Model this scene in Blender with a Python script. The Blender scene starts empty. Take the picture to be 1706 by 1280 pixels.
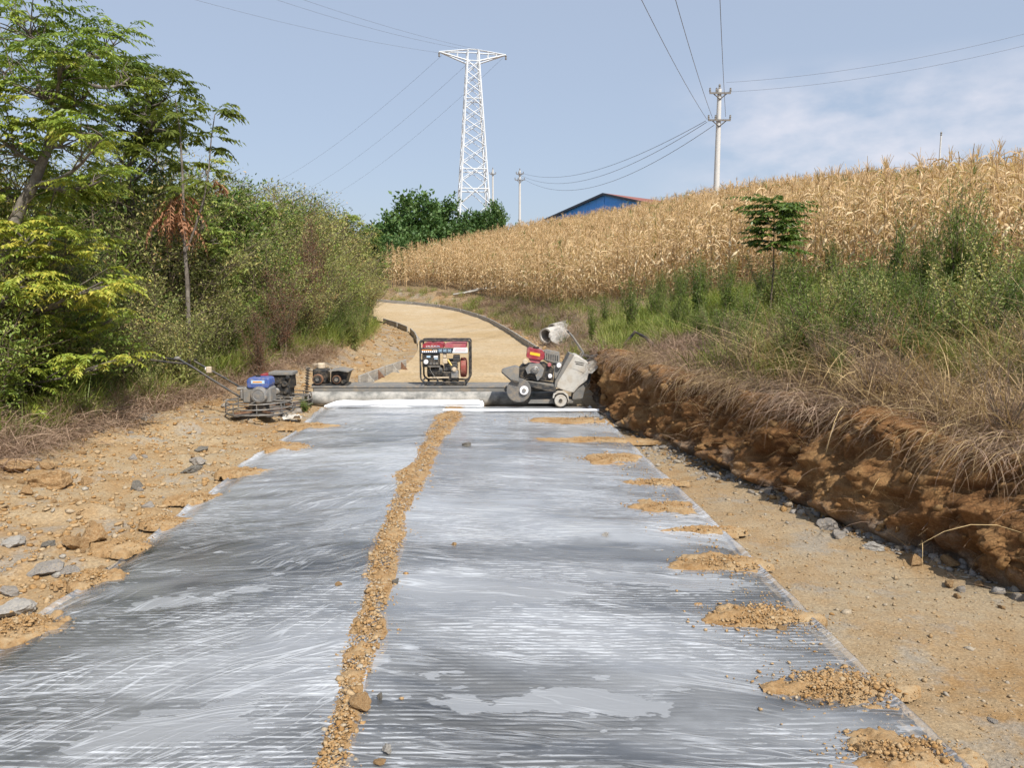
import bpy, math, random
import numpy as np
from mathutils import Vector, Matrix, Euler

scene = bpy.context.scene
COL = scene.collection
# ------------------------------------------------------------------ camera
F_PX, CX, CY, HCAM = 1282.0, 853.0, 640.0, 1.6
PITCH = math.atan(157.0 / F_PX)
cam_d = bpy.data.cameras.new("camera")
cam = bpy.data.objects.new("camera", cam_d)
COL.objects.link(cam)
cam_d.sensor_fit = 'HORIZONTAL'
cam_d.sensor_width = 36.0
cam_d.lens = F_PX / 1706.0 * 36.0
cam_d.clip_start = 0.05
cam_d.clip_end = 6000
cam.location = (0, 0, HCAM)
cam.rotation_euler = (math.radians(90) - PITCH, 0, 0)
scene.camera = cam
# ------------------------------------------------------------------ sky and sun
SUN = Vector((0.42, -0.74, 0.98)).normalized()
world = bpy.data.worlds.new("World")
scene.world = world
world.use_nodes = True
wn = world.node_tree
wn.nodes.clear()
def wnode(t, **kw):
    n = wn.nodes.new(t)
    for k, v in kw.items():
        setattr(n, k, v)
    return n
sky = wnode('ShaderNodeTexSky', sky_type='NISHITA', sun_disc=False)
sky.sun_elevation = math.asin(SUN.z)
sky.sun_rotation = math.atan2(SUN.x, SUN.y)
sky.altitude = 100
sky.air_density = 1.0
sky.dust_density = 1.6
sky.ozone_density = 2.0
bg = wnode('ShaderNodeBackground')
bg.inputs['Strength'].default_value = 0.084
tc = wnode('ShaderNodeTexCoord')
# faint cumulus low in the hazy sky
mp = wnode('ShaderNodeMapping')
mp.inputs['Scale'].default_value = (5.0, 5.0, 11.0)
mp.inputs['Location'].default_value = (7.7, 3.1, 2.3)
ns = wnode('ShaderNodeTexNoise')
ns.inputs['Scale'].default_value = 1.9
ns.inputs['Detail'].default_value = 7
ns.inputs['Roughness'].default_value = 0.55
sep = wnode('ShaderNodeSeparateXYZ')
wn.links.new(tc.outputs['Generated'], mp.inputs['Vector'])
wn.links.new(mp.outputs['Vector'], ns.inputs['Vector'])
wn.links.new(tc.outputs['Generated'], sep.inputs[0])
cr = wnode('ShaderNodeValToRGB')
cr.color_ramp.elements[0].position = 0.38
cr.color_ramp.elements[1].position = 0.66
wn.links.new(ns.outputs['Fac'], cr.inputs[0])
el = wnode('ShaderNodeMapRange', interpolation_type='SMOOTHSTEP')   # clouds thin out above ~16 degrees
el.inputs[1].default_value = 0.20; el.inputs[2].default_value = 0.27
el.inputs[3].default_value = 1.0; el.inputs[4].default_value = 0.0
wn.links.new(sep.outputs['Z'], el.inputs[0])
mu = wnode('ShaderNodeMath', operation='MULTIPLY')
wn.links.new(cr.outputs[0], mu.inputs[0]); wn.links.new(el.outputs[0], mu.inputs[1])
ex_ = wnode('ShaderNodeMapRange', interpolation_type='SMOOTHSTEP')   # the cumulus bank stands to the right and goes on past the frame
ex_.inputs[1].default_value = 0.14; ex_.inputs[2].default_value = 0.34
wn.links.new(sep.outputs['X'], ex_.inputs[0])
mu3 = wnode('ShaderNodeMath', operation='MULTIPLY')
wn.links.new(mu.outputs[0], mu3.inputs[0]); wn.links.new(ex_.outputs[0], mu3.inputs[1])
mu2 = wnode('ShaderNodeMath', operation='MULTIPLY')
mu2.inputs[1].default_value = 0.75
wn.links.new(mu3.outputs[0], mu2.inputs[0])
hazemix = wnode('ShaderNodeMixRGB', blend_type='MIX')     # milky summer haze over the whole sky
hazemix.inputs[0].default_value = 0.62
hazemix.inputs[2].default_value = (4.75, 5.5, 6.85, 1)
wn.links.new(sky.outputs[0], hazemix.inputs[1])
mix = wnode('ShaderNodeMixRGB', blend_type='MIX')
mix.inputs[2].default_value = (6.9, 6.9, 7.6, 1)
wn.links.new(mu2.outputs[0], mix.inputs[0])
wn.links.new(hazemix.outputs[0], mix.inputs[1])
wn.links.new(mix.outputs[0], bg.inputs['Color'])
wo = wnode('ShaderNodeOutputWorld')
wn.links.new(bg.outputs[0], wo.inputs['Surface'])

sl = bpy.data.lights.new("sun", 'SUN')
sl.energy = 4.1
sl.angle = math.radians(0.55)
sl.color = (1.0, 0.95, 0.86)
sun = bpy.data.objects.new("sun", sl)
sun.rotation_euler = SUN.to_track_quat('Z', 'Y').to_euler()
sun.location = (30, -30, 50)
COL.objects.link(sun)
vs = scene.view_settings
vs.view_transform = 'Standard'
vs.look = 'None'
vs.gamma = 1.0
vs.exposure = 0.52
vs.use_curve_mapping = False

cy = scene.cycles
cy.max_bounces = 5; cy.diffuse_bounces = 3; cy.glossy_bounces = 2; cy.transmission_bounces = 3; cy.transparent_max_bounces = 6
cy.use_adaptive_sampling = True; cy.adaptive_threshold = 0.02
# ------------------------------------------------------------------ small maths helpers
def ray(px, py):
    c, s = math.cos(PITCH), math.sin(PITCH)
    a, b = (px - CX) / F_PX, (CY - py) / F_PX
    return np.array([a, c + b * s, -s + b * c])
def gp(px, py, z=0.0):
    d = ray(px, py)
    t = (z - HCAM) / d[2]
    return np.array([d[0] * t, d[1] * t, z])
def at(px, py, Y):
    d = ray(px, py)
    t = Y / d[1]
    return np.array([d[0] * t, Y, HCAM + d[2] * t])
def sstep(a, b, x):
    t = np.clip((np.asarray(x, float) - a) / (b - a), 0, 1)
    return t * t * (3 - 2 * t)

def _hash(ix, iy, iz, seed):
    h = (ix.astype(np.int64) * 374761393 + iy.astype(np.int64) * 668265263
         + iz.astype(np.int64) * 2147483647 + seed * 974711) & 0xFFFFFFFF
    h = ((h ^ (h >> 13)) * 1274126177) & 0xFFFFFFFF
    h = ((h ^ (h >> 16)) * 2246822519) & 0xFFFFFFFF
    return ((h ^ (h >> 15)) & 0xFFFFFF) / float(0xFFFFFF)
def vnoise(x, y, z=None, seed=0):
    x = np.asarray(x, float); y = np.asarray(y, float)
    z = np.zeros_like(x) if z is None else np.asarray(z, float)
    ix, iy, iz = np.floor(x), np.floor(y), np.floor(z)
    fx, fy, fz = x - ix, y - iy, z - iz
    fx, fy, fz = [f * f * (3 - 2 * f) for f in (fx, fy, fz)]
    r = 0
    for dx in (0, 1):
        for dy in (0, 1):
            for dz in (0, 1):
                w = (fx if dx else 1 - fx) * (fy if dy else 1 - fy) * (fz if dz else 1 - fz)
                r = r + w * _hash(ix + dx, iy + dy, iz + dz, seed)
    return r * 2 - 1
def fbm(x, y, z=None, oct=4, seed=0, gain=0.5):
    r, a, f = 0, 1.0, 1.0
    z = np.zeros_like(np.asarray(x, float)) if z is None else z
    for o in range(oct):
        r = r + a * vnoise(x * f + 17.3 * o, y * f - 9.1 * o, z * f + 3.7 * o, seed + o * 31)
        a *= gain; f *= 2.03
    return r

# ------------------------------------------------------------------ mesh helpers
def new_mesh(name, V, F, tint=None, mat=None, smooth=False, midx=None):
    """V (n,3); F list of index arrays (m,3) or (m,4)"""
    me = bpy.data.meshes.new(name)
    V = np.asarray(V, np.float32).reshape(-1, 3)
    if not isinstance(F, (list, tuple)) or (len(F) and not isinstance(F[0], np.ndarray)):
        F = [np.asarray(F)]
    F = [np.asarray(f, np.int32) for f in F if len(f)]
    loops = np.concatenate([f.ravel() for f in F])
    cnt = np.concatenate([np.full(len(f), f.shape[1], np.int32) for f in F])
    start = np.concatenate([[0], np.cumsum(cnt)[:-1]]).astype(np.int32)
    me.vertices.add(len(V)); me.vertices.foreach_set('co', V.ravel())
    me.loops.add(len(loops)); me.loops.foreach_set('vertex_index', loops.astype(np.int32))
    me.polygons.add(len(cnt)); me.polygons.foreach_set('loop_start', start)
    me.polygons.foreach_set('loop_total', cnt)
    if smooth:
        me.polygons.foreach_set('use_smooth', np.ones(len(cnt), bool))
    if midx is not None:
        me.polygons.foreach_set('material_index', np.asarray(midx, np.int32))
    me.update(calc_edges=True)
    me.validate()
    if tint is not None and len(tint) == len(me.polygons):
        a = me.attributes.new('tint', 'FLOAT', 'FACE')
        a.data.foreach_set('value', np.asarray(tint, np.float32))
    if mat is not None:
        for m in (mat if isinstance(mat, (list, tuple)) else [mat]):
            me.materials.append(m)
    return me
def link(name, me, parent=None, loc=None):
    o = bpy.data.objects.new(name, me)
    COL.objects.link(o)
    if parent is not None:
        o.parent = parent
    if loc is not None:
        o.location = loc
    return o
def tag(o, label=None, cat=None, group=None, kind=None):
    if label: o['label'] = label
    if cat: o['category'] = cat
    if group: o['group'] = group
    if kind: o['kind'] = kind
    return o
def empty(name, loc=(0, 0, 0), rz=0.0):
    o = bpy.data.objects.new(name, None)
    o.empty_display_size = 0.1
    o.location = loc
    o.rotation_euler = (0, 0, rz)
    COL.objects.link(o)
    return o
def copy_tree(o, parent=None):
    c = o.copy(); COL.objects.link(c); c.parent = parent
    for ch in list(o.children):
        copy_tree(ch, c)
    return c

class MB:
    """collects simple shapes into one mesh"""
    def __init__(s):
        s.V = []; s.F = []; s.n = 0
    def add(s, V, F):
        V = [tuple(v) for v in V]
        s.V += V
        s.F += [tuple(i + s.n for i in f) for f in F]
        s.n += len(V)
        return s
    def box(s, x0, x1, y0, y1, z0, z1, M=None, b=0.0):
        if b > 0:
            b = min(b, (x1 - x0) * .3, (y1 - y0) * .3, (z1 - z0) * .3)
            P = [(x0, x0 + b, x1 - b, x1), (y0, y0 + b, y1 - b, y1)]
            # bevelled box as stacked octagon rings
            def ring(i, z):
                xa, xb = x0 + i, x1 - i; ya, yb = y0 + i, y1 - i
                return [(xa + b, ya, z), (xb - b, ya, z), (xb, ya + b, z), (xb, yb - b, z),
                        (xb - b, yb, z), (xa + b, yb, z), (xa, yb - b, z), (xa, ya + b, z)]
            R = ring(b * .7, z0) + ring(0, z0 + b) + ring(0, z1 - b) + ring(b * .7, z1)
            Fc = [tuple(range(7, -1, -1)), tuple(range(24, 32))]
            for k in range(3):
                for i in range(8):
                    j = (i + 1) % 8
                    Fc.append((k * 8 + i, k * 8 + j, k * 8 + 8 + j, k * 8 + 8 + i))
            V = R
        else:
            V = [(x, y, z) for z in (z0, z1) for y in (y0, y1) for x in (x0, x1)]
            Fc = [(0, 2, 3, 1), (4, 5, 7, 6), (0, 1, 5, 4), (2, 6, 7, 3), (0, 4, 6, 2), (1, 3, 7, 5)]
        if M is not None:
            V = [tuple(M @ Vector(v)) for v in V]
        return s.add(V, Fc)
    def prism(s, poly, y0, y1, axis='y'):
        """poly: list of (a,b) outline; extruded along an axis"""
        n = len(poly)
        area = sum(poly[i][0] * poly[(i + 1) % n][1] - poly[(i + 1) % n][0] * poly[i][1] for i in range(n))
        if area < 0: poly = poly[::-1]
        def p(a, b, c):
            return (a, c, b) if axis == 'y' else ((c, a, b) if axis == 'x' else (a, b, c))
        V = [p(a, b, y0) for a, b in poly] + [p(a, b, y1) for a, b in poly]
        Fc = [tuple(range(n)), tuple(range(2 * n - 1, n - 1, -1))]
        for i in range(n):
            j = (i + 1) % n
            Fc.append((i, i + n, j + n, j))
        if axis != 'y':
            Fc = [f[::-1] for f in Fc]
        return s.add(V, Fc)
    def tube(s, pts, r, sides=8, cap=True, closed=False):
        pts = [Vector(p) for p in pts]
        n = len(pts)
        rs = r if isinstance(r, (list, tuple, np.ndarray)) else [r] * n
        V = []; Fc = []
        up = None
        for i, p in enumerate(pts):
            if closed:
                t = pts[(i + 1) % n] - pts[i - 1]
            else:
                t = pts[min(i + 1, n - 1)] - pts[max(i - 1, 0)]
            t.normalize()
            if up is None:
                up = Vector((0, 0, 1)) if abs(t.z) < .9 else Vector((1, 0, 0))
            a = t.cross(up)
            if a.length < 1e-5: a = t.cross(Vector((0.3, 1, 0.2)))
            a.normalize(); b = a.cross(t).normalized(); up = b
            for k in range(sides):
                th = 2 * math.pi * k / sides
                V.append(p + (a * math.cos(th) + b * math.sin(th)) * rs[i])
        m = n if closed else n - 1
        for i in range(m):
            i2 = (i + 1) % n
            for k in range(sides):
                k2 = (k + 1) % sides
                Fc.append((i * sides + k, i * sides + k2, i2 * sides + k2, i2 * sides + k))
        if cap and not closed:
            Fc.append(tuple(range(sides - 1, -1, -1)))
            Fc.append(tuple(range((n - 1) * sides, n * sides)))
        return s.add(V, Fc)
    def cyl(s, p0, p1, r0, r1=None, sides=16):
        return s.tube([p0, p1], [r0, r0 if r1 is None else r1], sides)
    def lathe(s, prof, c=(0, 0, 0), axis='y', sides=24):
        """prof: list of (r, h) along the axis"""
        V = []; Fc = []
        for r, h in prof:
            for k in range(sides):
                th = 2 * math.pi * k / sides
                a, b = r * math.cos(th), r * math.sin(th)
                v = (a, h, b) if axis == 'y' else ((h, a, b) if axis == 'x' else (a, b, h))
                V.append((v[0] + c[0], v[1] + c[1], v[2] + c[2]))
        for i in range(len(prof) - 1):
            for k in range(sides):
                k2 = (k + 1) % sides
                Fc.append((i * sides + k, i * sides + k2, (i + 1) * sides + k2, (i + 1) * sides + k))
        Fc.append(tuple(range(sides)))
        Fc.append(tuple(range((len(prof)) * sides - 1, (len(prof) - 1) * sides - 1, -1)))
        return s.add(V, Fc)
    def mesh(s, name, mat, smooth=False):
        me = bpy.data.meshes.new(name)
        me.from_pydata(s.V, [], s.F)
        me.update()
        import bmesh
        bm = bmesh.new(); bm.from_mesh(me)
        bmesh.ops.recalc_face_normals(bm, faces=bm.faces)
        bm.to_mesh(me); bm.free()
        if smooth:
            me.polygons.foreach_set('use_smooth', np.ones(len(me.polygons), bool))
            try:
                me.set_sharp_from_angle(angle=math.radians(40))
            except Exception:
                pass
        me.materials.append(mat)
        return me
    def build(s, name, mat, parent=None, smooth=False, loc=None):
        return link(name, s.mesh(name, mat, smooth), parent, loc)

# ------------------------------------------------------------------ materials
class NT:
    def __init__(s, name):
        s.m = bpy.data.materials.new(name); s.m.use_nodes = True
        s.t = s.m.node_tree; s.t.nodes.clear()
        s.out = s.t.nodes.new('ShaderNodeOutputMaterial')
        s._tc = None
    def n(s, t, **kw):
        o = s.t.nodes.new(t)
        for k, v in kw.items(): setattr(o, k, v)
        return o
    def l(s, a, b): s.t.links.new(a, b)
    def co(s):
        if s._tc is None: s._tc = s.n('ShaderNodeTexCoord')
        return s._tc.outputs['Object']
    def put(s, sock, v):
        if hasattr(v, 'is_output') or isinstance(v, bpy.types.NodeSocket): s.l(v, sock)
        elif isinstance(v, (tuple, list)) and len(v) == 3 and sock.type == 'RGBA': sock.default_value = (*v, 1)
        else: sock.default_value = v
    def map(s, scale=(1, 1, 1), rot=(0, 0, 0), loc=(0, 0, 0), src=None):
        o = s.n('ShaderNodeMapping')
        s.l(src if src is not None else s.co(), o.inputs['Vector'])
        o.inputs['Scale'].default_value = scale; o.inputs['Rotation'].default_value = rot
        o.inputs['Location'].default_value = loc
        return o.outputs[0]
    def noise(s, scale=1, detail=4, rough=.5, vec=None, dist=0):
        o = s.n('ShaderNodeTexNoise')
        s.l(vec if vec is not None else s.co(), o.inputs['Vector'])
        o.inputs['Scale'].default_value = scale; o.inputs['Detail'].default_value = detail
        o.inputs['Roughness'].default_value = rough; o.inputs['Distortion'].default_value = dist
        return o.outputs['Fac']
    def math(s, op, a, b=0.0, c=None, clamp=False):
        o = s.n('ShaderNodeMath', operation=op); o.use_clamp = clamp
        s.put(o.inputs[0], a); s.put(o.inputs[1], b)
        if c is not None: s.put(o.inputs[2], c)
        return o.outputs[0]
    def rng(s, v, a, b, c=0.0, d=1.0, smooth=True):
        o = s.n('ShaderNodeMapRange', interpolation_type='SMOOTHSTEP' if smooth else 'LINEAR')
        s.put(o.inputs[0], v)
        for i, x in zip((1, 2, 3, 4), (a, b, c, d)): s.put(o.inputs[i], x)
        return o.outputs[0]
    def ramp(s, v, stops):
        o = s.n('ShaderNodeValToRGB'); e = o.color_ramp.elements
        while len(e) < len(stops): e.new(0.5)
        for el_, (p, c) in zip(e, stops):
            el_.position = p; el_.color = (*c, 1)
        s.l(v, o.inputs[0]); return o.outputs[0]
    def mix(s, f, a, b, mode='MIX'):
        o = s.n('ShaderNodeMixRGB', blend_type=mode)
        s.put(o.inputs[0], f); s.put(o.inputs[1], a); s.put(o.inputs[2], b)
        return o.outputs[0]
    def bump(s, h, strength=.5, dist=.02):
        o = s.n('ShaderNodeBump'); o.inputs['Strength'].default_value = strength
        o.inputs['Distance'].default_value = dist; s.l(h, o.inputs['Height']); return o.outputs[0]
    def pbsdf(s, col, rough=.8, metal=0, spec=.3, normal=None, coat=0):
        o = s.n('ShaderNodeBsdfPrincipled')
        s.put(o.inputs['Base Color'], col); s.put(o.inputs['Roughness'], rough)
        s.put(o.inputs['Metallic'], metal); o.inputs['Specular IOR Level'].default_value = spec
        if coat: o.inputs['Coat Weight'].default_value = coat
        if normal is not None: s.l(normal, o.inputs['Normal'])
        return o.outputs[0]
    def done(s, sh):
        s.l(sh, s.out.inputs['Surface']); return s.m

DUST = (0.36, 0.28, 0.19)
def painted(name, col, rough=.45, metal=0.0, dust=.45, scale=14):
    """machine paint or metal with dried dust and grime"""
    t = NT(name)
    a = t.noise(scale, 5, .6)
    b = t.noise(scale * 5, 3, .6)
    f = t.math('MULTIPLY', t.rng(a, .42, .72), dust)
    g = t.rng(b, .5, .75, 0, .35)
    dark = tuple(c * .45 for c in col)
    c = t.mix(g, col, dark)
    c = t.mix(f, c, DUST)
    r = t.math('ADD', rough, t.math('MULTIPLY', f, .6), clamp=True)
    m = t.math('MULTIPLY', t.math('SUBTRACT', 1.0, f), metal)
    return t.done(t.pbsdf(c, r, m, .4, t.bump(b, .15, .004)))
def leafmat(name, stops, transl=.3, rough=.5, var=.0):
    t = NT(name)
    at_ = t.n('ShaderNodeAttribute'); at_.attribute_name = 'tint'
    f = at_.outputs['Fac']
    if var:
        oi = t.n('ShaderNodeObjectInfo')
        f = t.math('ADD', f, t.math('MULTIPLY', t.math('SUBTRACT', oi.outputs['Random'], .5), var), clamp=True)
    c = t.ramp(f, stops)
    p = t.pbsdf(c, rough, 0, .35)
    tr = t.n('ShaderNodeBsdfTranslucent')
    t.l(t.mix(.5, c, t.mix(1.0, c, (1.0, 1.0, .45), 'MULTIPLY')), tr.inputs['Color'])
    ms = t.n('ShaderNodeMixShader'); ms.inputs[0].default_value = transl
    t.l(p, ms.inputs[1]); t.l(tr.outputs[0], ms.inputs[2])
    return t.done(ms.outputs[0])

def soil_mat(name, c1, c2, c3, s=1.0, bumpd=.03, grey=None, zband=None):
    t = NT(name)
    big = t.noise(.9 * s, 5, .6)
    mid = t.noise(6 * s, 6, .65)
    fine = t.noise(55 * s, 5, .7)
    c = t.ramp(t.math('ADD', t.math('MULTIPLY', big, .6), t.math('MULTIPLY', mid, .4)),
               [(.36, c1), (.5, c2), (.64, c3)])
    if grey is not None:
        gm = t.rng(t.noise(1.6 * s, 6, .7, t.map((1, 1, 1), (0, 0, 0), (7, 3, 1))), .50, .64, 0, .75)
        c = t.mix(gm, c, grey)
    if zband is not None:
        z0, z1, zc = zband
        sx = t.n('ShaderNodeSeparateXYZ'); t.l(t.co(), sx.inputs[0])
        zz = t.math('ADD', sx.outputs['Z'], t.math('MULTIPLY', t.math('SUBTRACT', t.noise(3.5, 5, .65), .5), .75))
        c = t.mix(t.rng(zz, z0, z1, .7, 0), c, zc)
    c = t.mix(t.rng(fine, .38, .68, 0, 1), t.mix(.35, c, (0, 0, 0)), c)
    hb = t.math('ADD', t.math('MULTIPLY', mid, .5), t.math('MULTIPLY', fine, .5))
    return t.done(t.pbsdf(c, .95, 0, .15, t.bump(hb, .75, bumpd)))

MAT = {}
ORANGE = (.40, .225, .085); TAN = (.47, .33, .18); PALE = (.47, .385, .265); BROWN = (.235, .125, .052)
MAT['soil'] = soil_mat('soil', (.37, .22, .095), (.42, .295, .165), (.44, .36, .245), 1.0, .02, (.355, .325, .28))
MAT['soil_right'] = soil_mat('shoulder_soil', (.36, .225, .105), (.39, .285, .17), (.41, .335, .23), 1.3, .018, (.335, .30, .25))
MAT['hill_soil'] = soil_mat('hill_soil', (.20, .14, .08), (.27, .19, .11), (.33, .25, .14), .6, .05)
MAT['bank'] = soil_mat('bank_soil', (.135, .064, .027), (.25, .128, .053), (.39, .235, .105), 1.6, .03, None, (-.04, .14, (.30, .26, .21)))
MAT['bank_lump'] = soil_mat('bank_lump_soil', (.20, .10, .04), (.33, .19, .08), (.42, .27, .13), 5, .012)
MAT['subgrade'] = soil_mat('subgrade_soil', (.47, .335, .175), (.54, .405, .245), (.58, .47, .32), .35, .006)
MAT['clod'] = soil_mat('clod_soil', (.30, .17, .07), (.42, .27, .135), (.47, .35, .21), 7, .008)

def tint_soil(name, stops):
    t = NT(name)
    a = t.n('ShaderNodeAttribute'); a.attribute_name = 'tint'
    c = t.ramp(a.outputs['Fac'], stops)
    n = t.noise(80, 4, .7)
    c = t.mix(t.rng(n, .3, .7), t.mix(.4, c, (0, 0, 0)), c)
    return t.done(t.pbsdf(c, .95, 0, .15, t.bump(n, .5, .004)))
MAT['gravel'] = tint_soil('gravel', [(0, (.36, .20, .075)), (.35, (.44, .28, .135)), (.7, (.48, .36, .22)), (.88, (.43, .385, .32)), (1, (.33, .32, .30))])
MAT['tangravel'] = tint_soil('tan_gravel', [(0, (.36, .23, .11)), (.4, (.40, .295, .18)), (.75, (.42, .35, .26)), (1, (.32, .30, .27))])
MAT['greygravel'] = tint_soil('grey_gravel', [(0, (.22, .205, .19)), (.35, (.32, .295, .27)), (.6, (.41, .36, .29)), (.75, (.40, .25, .11)), (1, (.36, .20, .08))])
def rockmat(name, a, b, c):
    t = NT(name)
    n = t.noise(9, 8, .65); f = t.noise(60, 4, .6)
    col = t.mix(t.rng(f, .3, .7, 0, .4), t.ramp(n, [(.35, a), (.5, b), (.65, c)]), (.1, .08, .06))
    return t.done(t.pbsdf(col, .9, 0, .25, t.bump(t.math('ADD', n, t.math('MULTIPLY', f, .3)), .8, .02)))
MAT['rock_grey'] = rockmat('rock_grey', (.25, .24, .23), (.38, .35, .32), (.46, .37, .26))
MAT['rock_pale'] = rockmat('rock_pale', (.38, .36, .33), (.5, .47, .43), (.55, .5, .42))
MAT['rock_dark'] = rockmat('rock_dark', (.12, .115, .11), (.2, .19, .17), (.3, .25, .18))
MAT['rock_orange'] = rockmat('rock_orange', (.28, .155, .065), (.42, .255, .115), (.48, .34, .19))

# cured-in-place concrete under the film
t = NT('fresh_concrete')
sx = t.n('ShaderNodeSeparateXYZ'); t.l(t.co(), sx.inputs[0])
gro = t.math('SINE', t.math('ADD', t.math('MULTIPLY', sx.outputs['Y'], 2 * math.pi / .03), t.math('MULTIPLY', t.noise(2.2, 3), 5.0)))
damp = t.noise(.55, 5, .6)
c = t.ramp(damp, [(.34, (.065, .065, .066)), (.5, (.12, .12, .118)), (.68, (.21, .205, .195))])
c = t.mix(t.rng(t.noise(40, 5, .7), .35, .7, 0, .35), c, (.06, .06, .06))
c = t.mix(t.rng(gro, .2, .9, 0, .35), c, (.05, .05, .05))
MAT['slab'] = t.done(t.pbsdf(c, .55, 0, .4, t.bump(gro, .35, .004)))

def film_mat(name, tilt, seedx):
    """thin clear film: clear where it clings, milky where it is creased or misted, sky reflection painted in further off, glossy all over"""
    t = NT(name)
    co = t.co()
    warp = t.n('ShaderNodeTexNoise'); t.l(co, warp.inputs['Vector']); warp.inputs['Scale'].default_value = 1.1
    warp.inputs['Detail'].default_value = 2
    wv = t.n('ShaderNodeVectorMath', operation='MULTIPLY_ADD')
    t.l(warp.outputs['Color'], wv.inputs[0]); wv.inputs[1].default_value = (.25, .30, 0); t.l(co, wv.inputs[2])
    w = wv.outputs[0]
    # wrinkles: long ridged lines, mostly across the lane, fanning
    lines = []
    for k, (ang, sc, thr, gainv) in enumerate([(tilt, (.45, 7, 1), .90, 1.0), (tilt * 1.35 + .03, (.6, 11, 1), .90, .9),
                                               (tilt * .5 - .04, (.35, 17, 1), .88, .8), (tilt * 1.8 + .06, (.7, 6, 1), .92, .9)]):
        nz = t.noise(1.0, 3.5, .55, t.map(sc, (0, 0, 0), (seedx + k * 3.1, k * 5.7, k), t.map((1, 1, 1), (0, 0, -ang), (0, 0, 0), w)))
        rd = t.math('SUBTRACT', 1.0, t.math('ABSOLUTE', t.math('MULTIPLY', t.math('SUBTRACT', nz, .5), 4.5)), clamp=True)
        msk = t.rng(t.noise(1.3, 3, .6, t.map((1, 1.5, 1), (0, 0, 0), (k * 7.3 + seedx, k * 1.9, 2))), .46, .62)
        lines.append(t.math('MULTIPLY', t.math('MULTIPLY', t.rng(rd, thr, 1.0), msk), gainv))
    wr = lines[0]
    for x in lines[1:]: wr = t.math('MAXIMUM', wr, x)
    # sharp-edged flats where film sits on a water skin, sky reflection painted pale
    bl = t.math('ADD', t.noise(1.0, 2, .5, t.map((.75, 1.7, 1), (0, 0, 0), (seedx * 1.7, 2.2, 0), t.map((1, 1, 1), (0, 0, -tilt), (0, 0, 0), w))),
                t.math('MULTIPLY', t.math('SUBTRACT', t.noise(14, 4, .6, t.map((.6, 1.5, 1))), .5), .16))
    blot = t.rng(bl, .60, .612)
    spk = t.rng(t.math('ADD', t.noise(9, 3, .6, t.map((.6, 1.6, 1), (0, 0, -tilt), (seedx, 0, 0))), t.math('MULTIPLY', bl, .35)), .82, .84)
    # broken dashes where the film rides on the tined grooves
    sx = t.n('ShaderNodeSeparateXYZ'); t.l(co, sx.inputs[0])
    gro = t.math('SINE', t.math('ADD', t.math('MULTIPLY', sx.outputs['Y'], 2 * math.pi / .03), t.math('MULTIPLY', t.noise(2.2, 3), 5.0)))
    dash = t.math('MULTIPLY', t.rng(gro, .05, .75), t.rng(t.noise(1, 4, .7, t.map((9, 34, 1))), .44, .56))
    reg = t.rng(t.noise(.8, 4, .6, t.map((1, 1.4, 1), (0, 0, 0), (seedx * 2, 9, 4))), .36, .56)
    dash = t.math('MULTIPLY', dash, reg)
    scr = t.math('MULTIPLY', t.rng(t.noise(1, 5, .7, t.map((2.2, 70, 1), (0, 0, 0), (1, 2, 3), t.map((1, 1, 1), (0, 0, -tilt * 1.2), (0, 0, 0), w))), .54, .68),
                 t.rng(t.noise(1.0, 3, .6, t.map((1, 1, 1), (0, 0, 0), (4, seedx, 8))), .40, .60))
    mil = t.rng(t.noise(.62, 5, .6, t.map((.8, 1.5, 1), (0, 0, 0), (seedx + 2, 1, 6), t.map((1, 1, 1), (0, 0, -tilt), (0, 0, 0), w))), .36, .66)
    far_sheen = t.rng(t.math('ADD', sx.outputs['Y'], t.math('MULTIPLY', t.noise(.5, 3), 3.0)), 3.0, 9.0, .04, .20)  # paler toward the far end: grazing sky reflection painted into the opacity
    a = t.math('ADD', t.math('ADD', .05, far_sheen), t.math('MULTIPLY', mil, .36))
    yw = t.math('ADD', sx.outputs['Y'], t.math('MULTIPLY', t.math('SUBTRACT', t.noise(1.1, 5, .6, t.map((.8, 1, 1), (0, 0, 0), (3, seedx, 1))), .5), 1.5))
    wet = 0.0
    for (yc_, sg_, st_) in ((4.45, .42, 1.0), (7.9, .40, .8), (9.7, .25, .7), (2.75, .16, .6)):     # water-clung bands where the film turns clear
        b_ = t.math('SUBTRACT', 1.0, t.math('DIVIDE', t.math('ABSOLUTE', t.math('SUBTRACT', yw, yc_)), sg_), clamp=True)
        wet = t.math('MAXIMUM', wet, t.math('MULTIPLY', t.rng(b_, 0, .7), st_))
    a = t.math('MULTIPLY', a, t.math('SUBTRACT', 1.0, t.math('MULTIPLY', wet, .62)))
    a = t.math('MAXIMUM', a, t.math('MULTIPLY', blot, .42))
    a = t.math('MAXIMUM', a, t.math('MULTIPLY', spk, .42))
    a = t.math('ADD', a, t.math('MULTIPLY', t.math('MULTIPLY', dash, t.math('MULTIPLY', t.math('SUBTRACT', 1.0, blot), t.math('SUBTRACT', 1.0, t.math('MULTIPLY', wet, .6)))), .46))
    a = t.math('ADD', a, t.math('MULTIPLY', scr, .11))
    a = t.math('ADD', a, t.math('MULTIPLY', wr, .36), clamp=True)
    hgt = t.math('ADD', t.math('MULTIPLY', wr, .6), t.math('ADD', t.math('MULTIPLY', dash, .25), t.math('MULTIPLY', bl, .5)))
    bmp = t.bump(hgt, .3, .011)
    dif = t.n('ShaderNodeBsdfDiffuse'); dif.inputs['Color'].default_value = (.58, .60, .63, 1); t.l(bmp, dif.inputs['Normal'])
    tr = t.n('ShaderNodeBsdfTransparent'); tr.inputs[0].default_value = (.96, .97, .98, 1)
    m1 = t.n('ShaderNodeMixShader'); t.l(a, m1.inputs[0]); t.l(tr.outputs[0], m1.inputs[1]); t.l(dif.outputs[0], m1.inputs[2])
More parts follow.
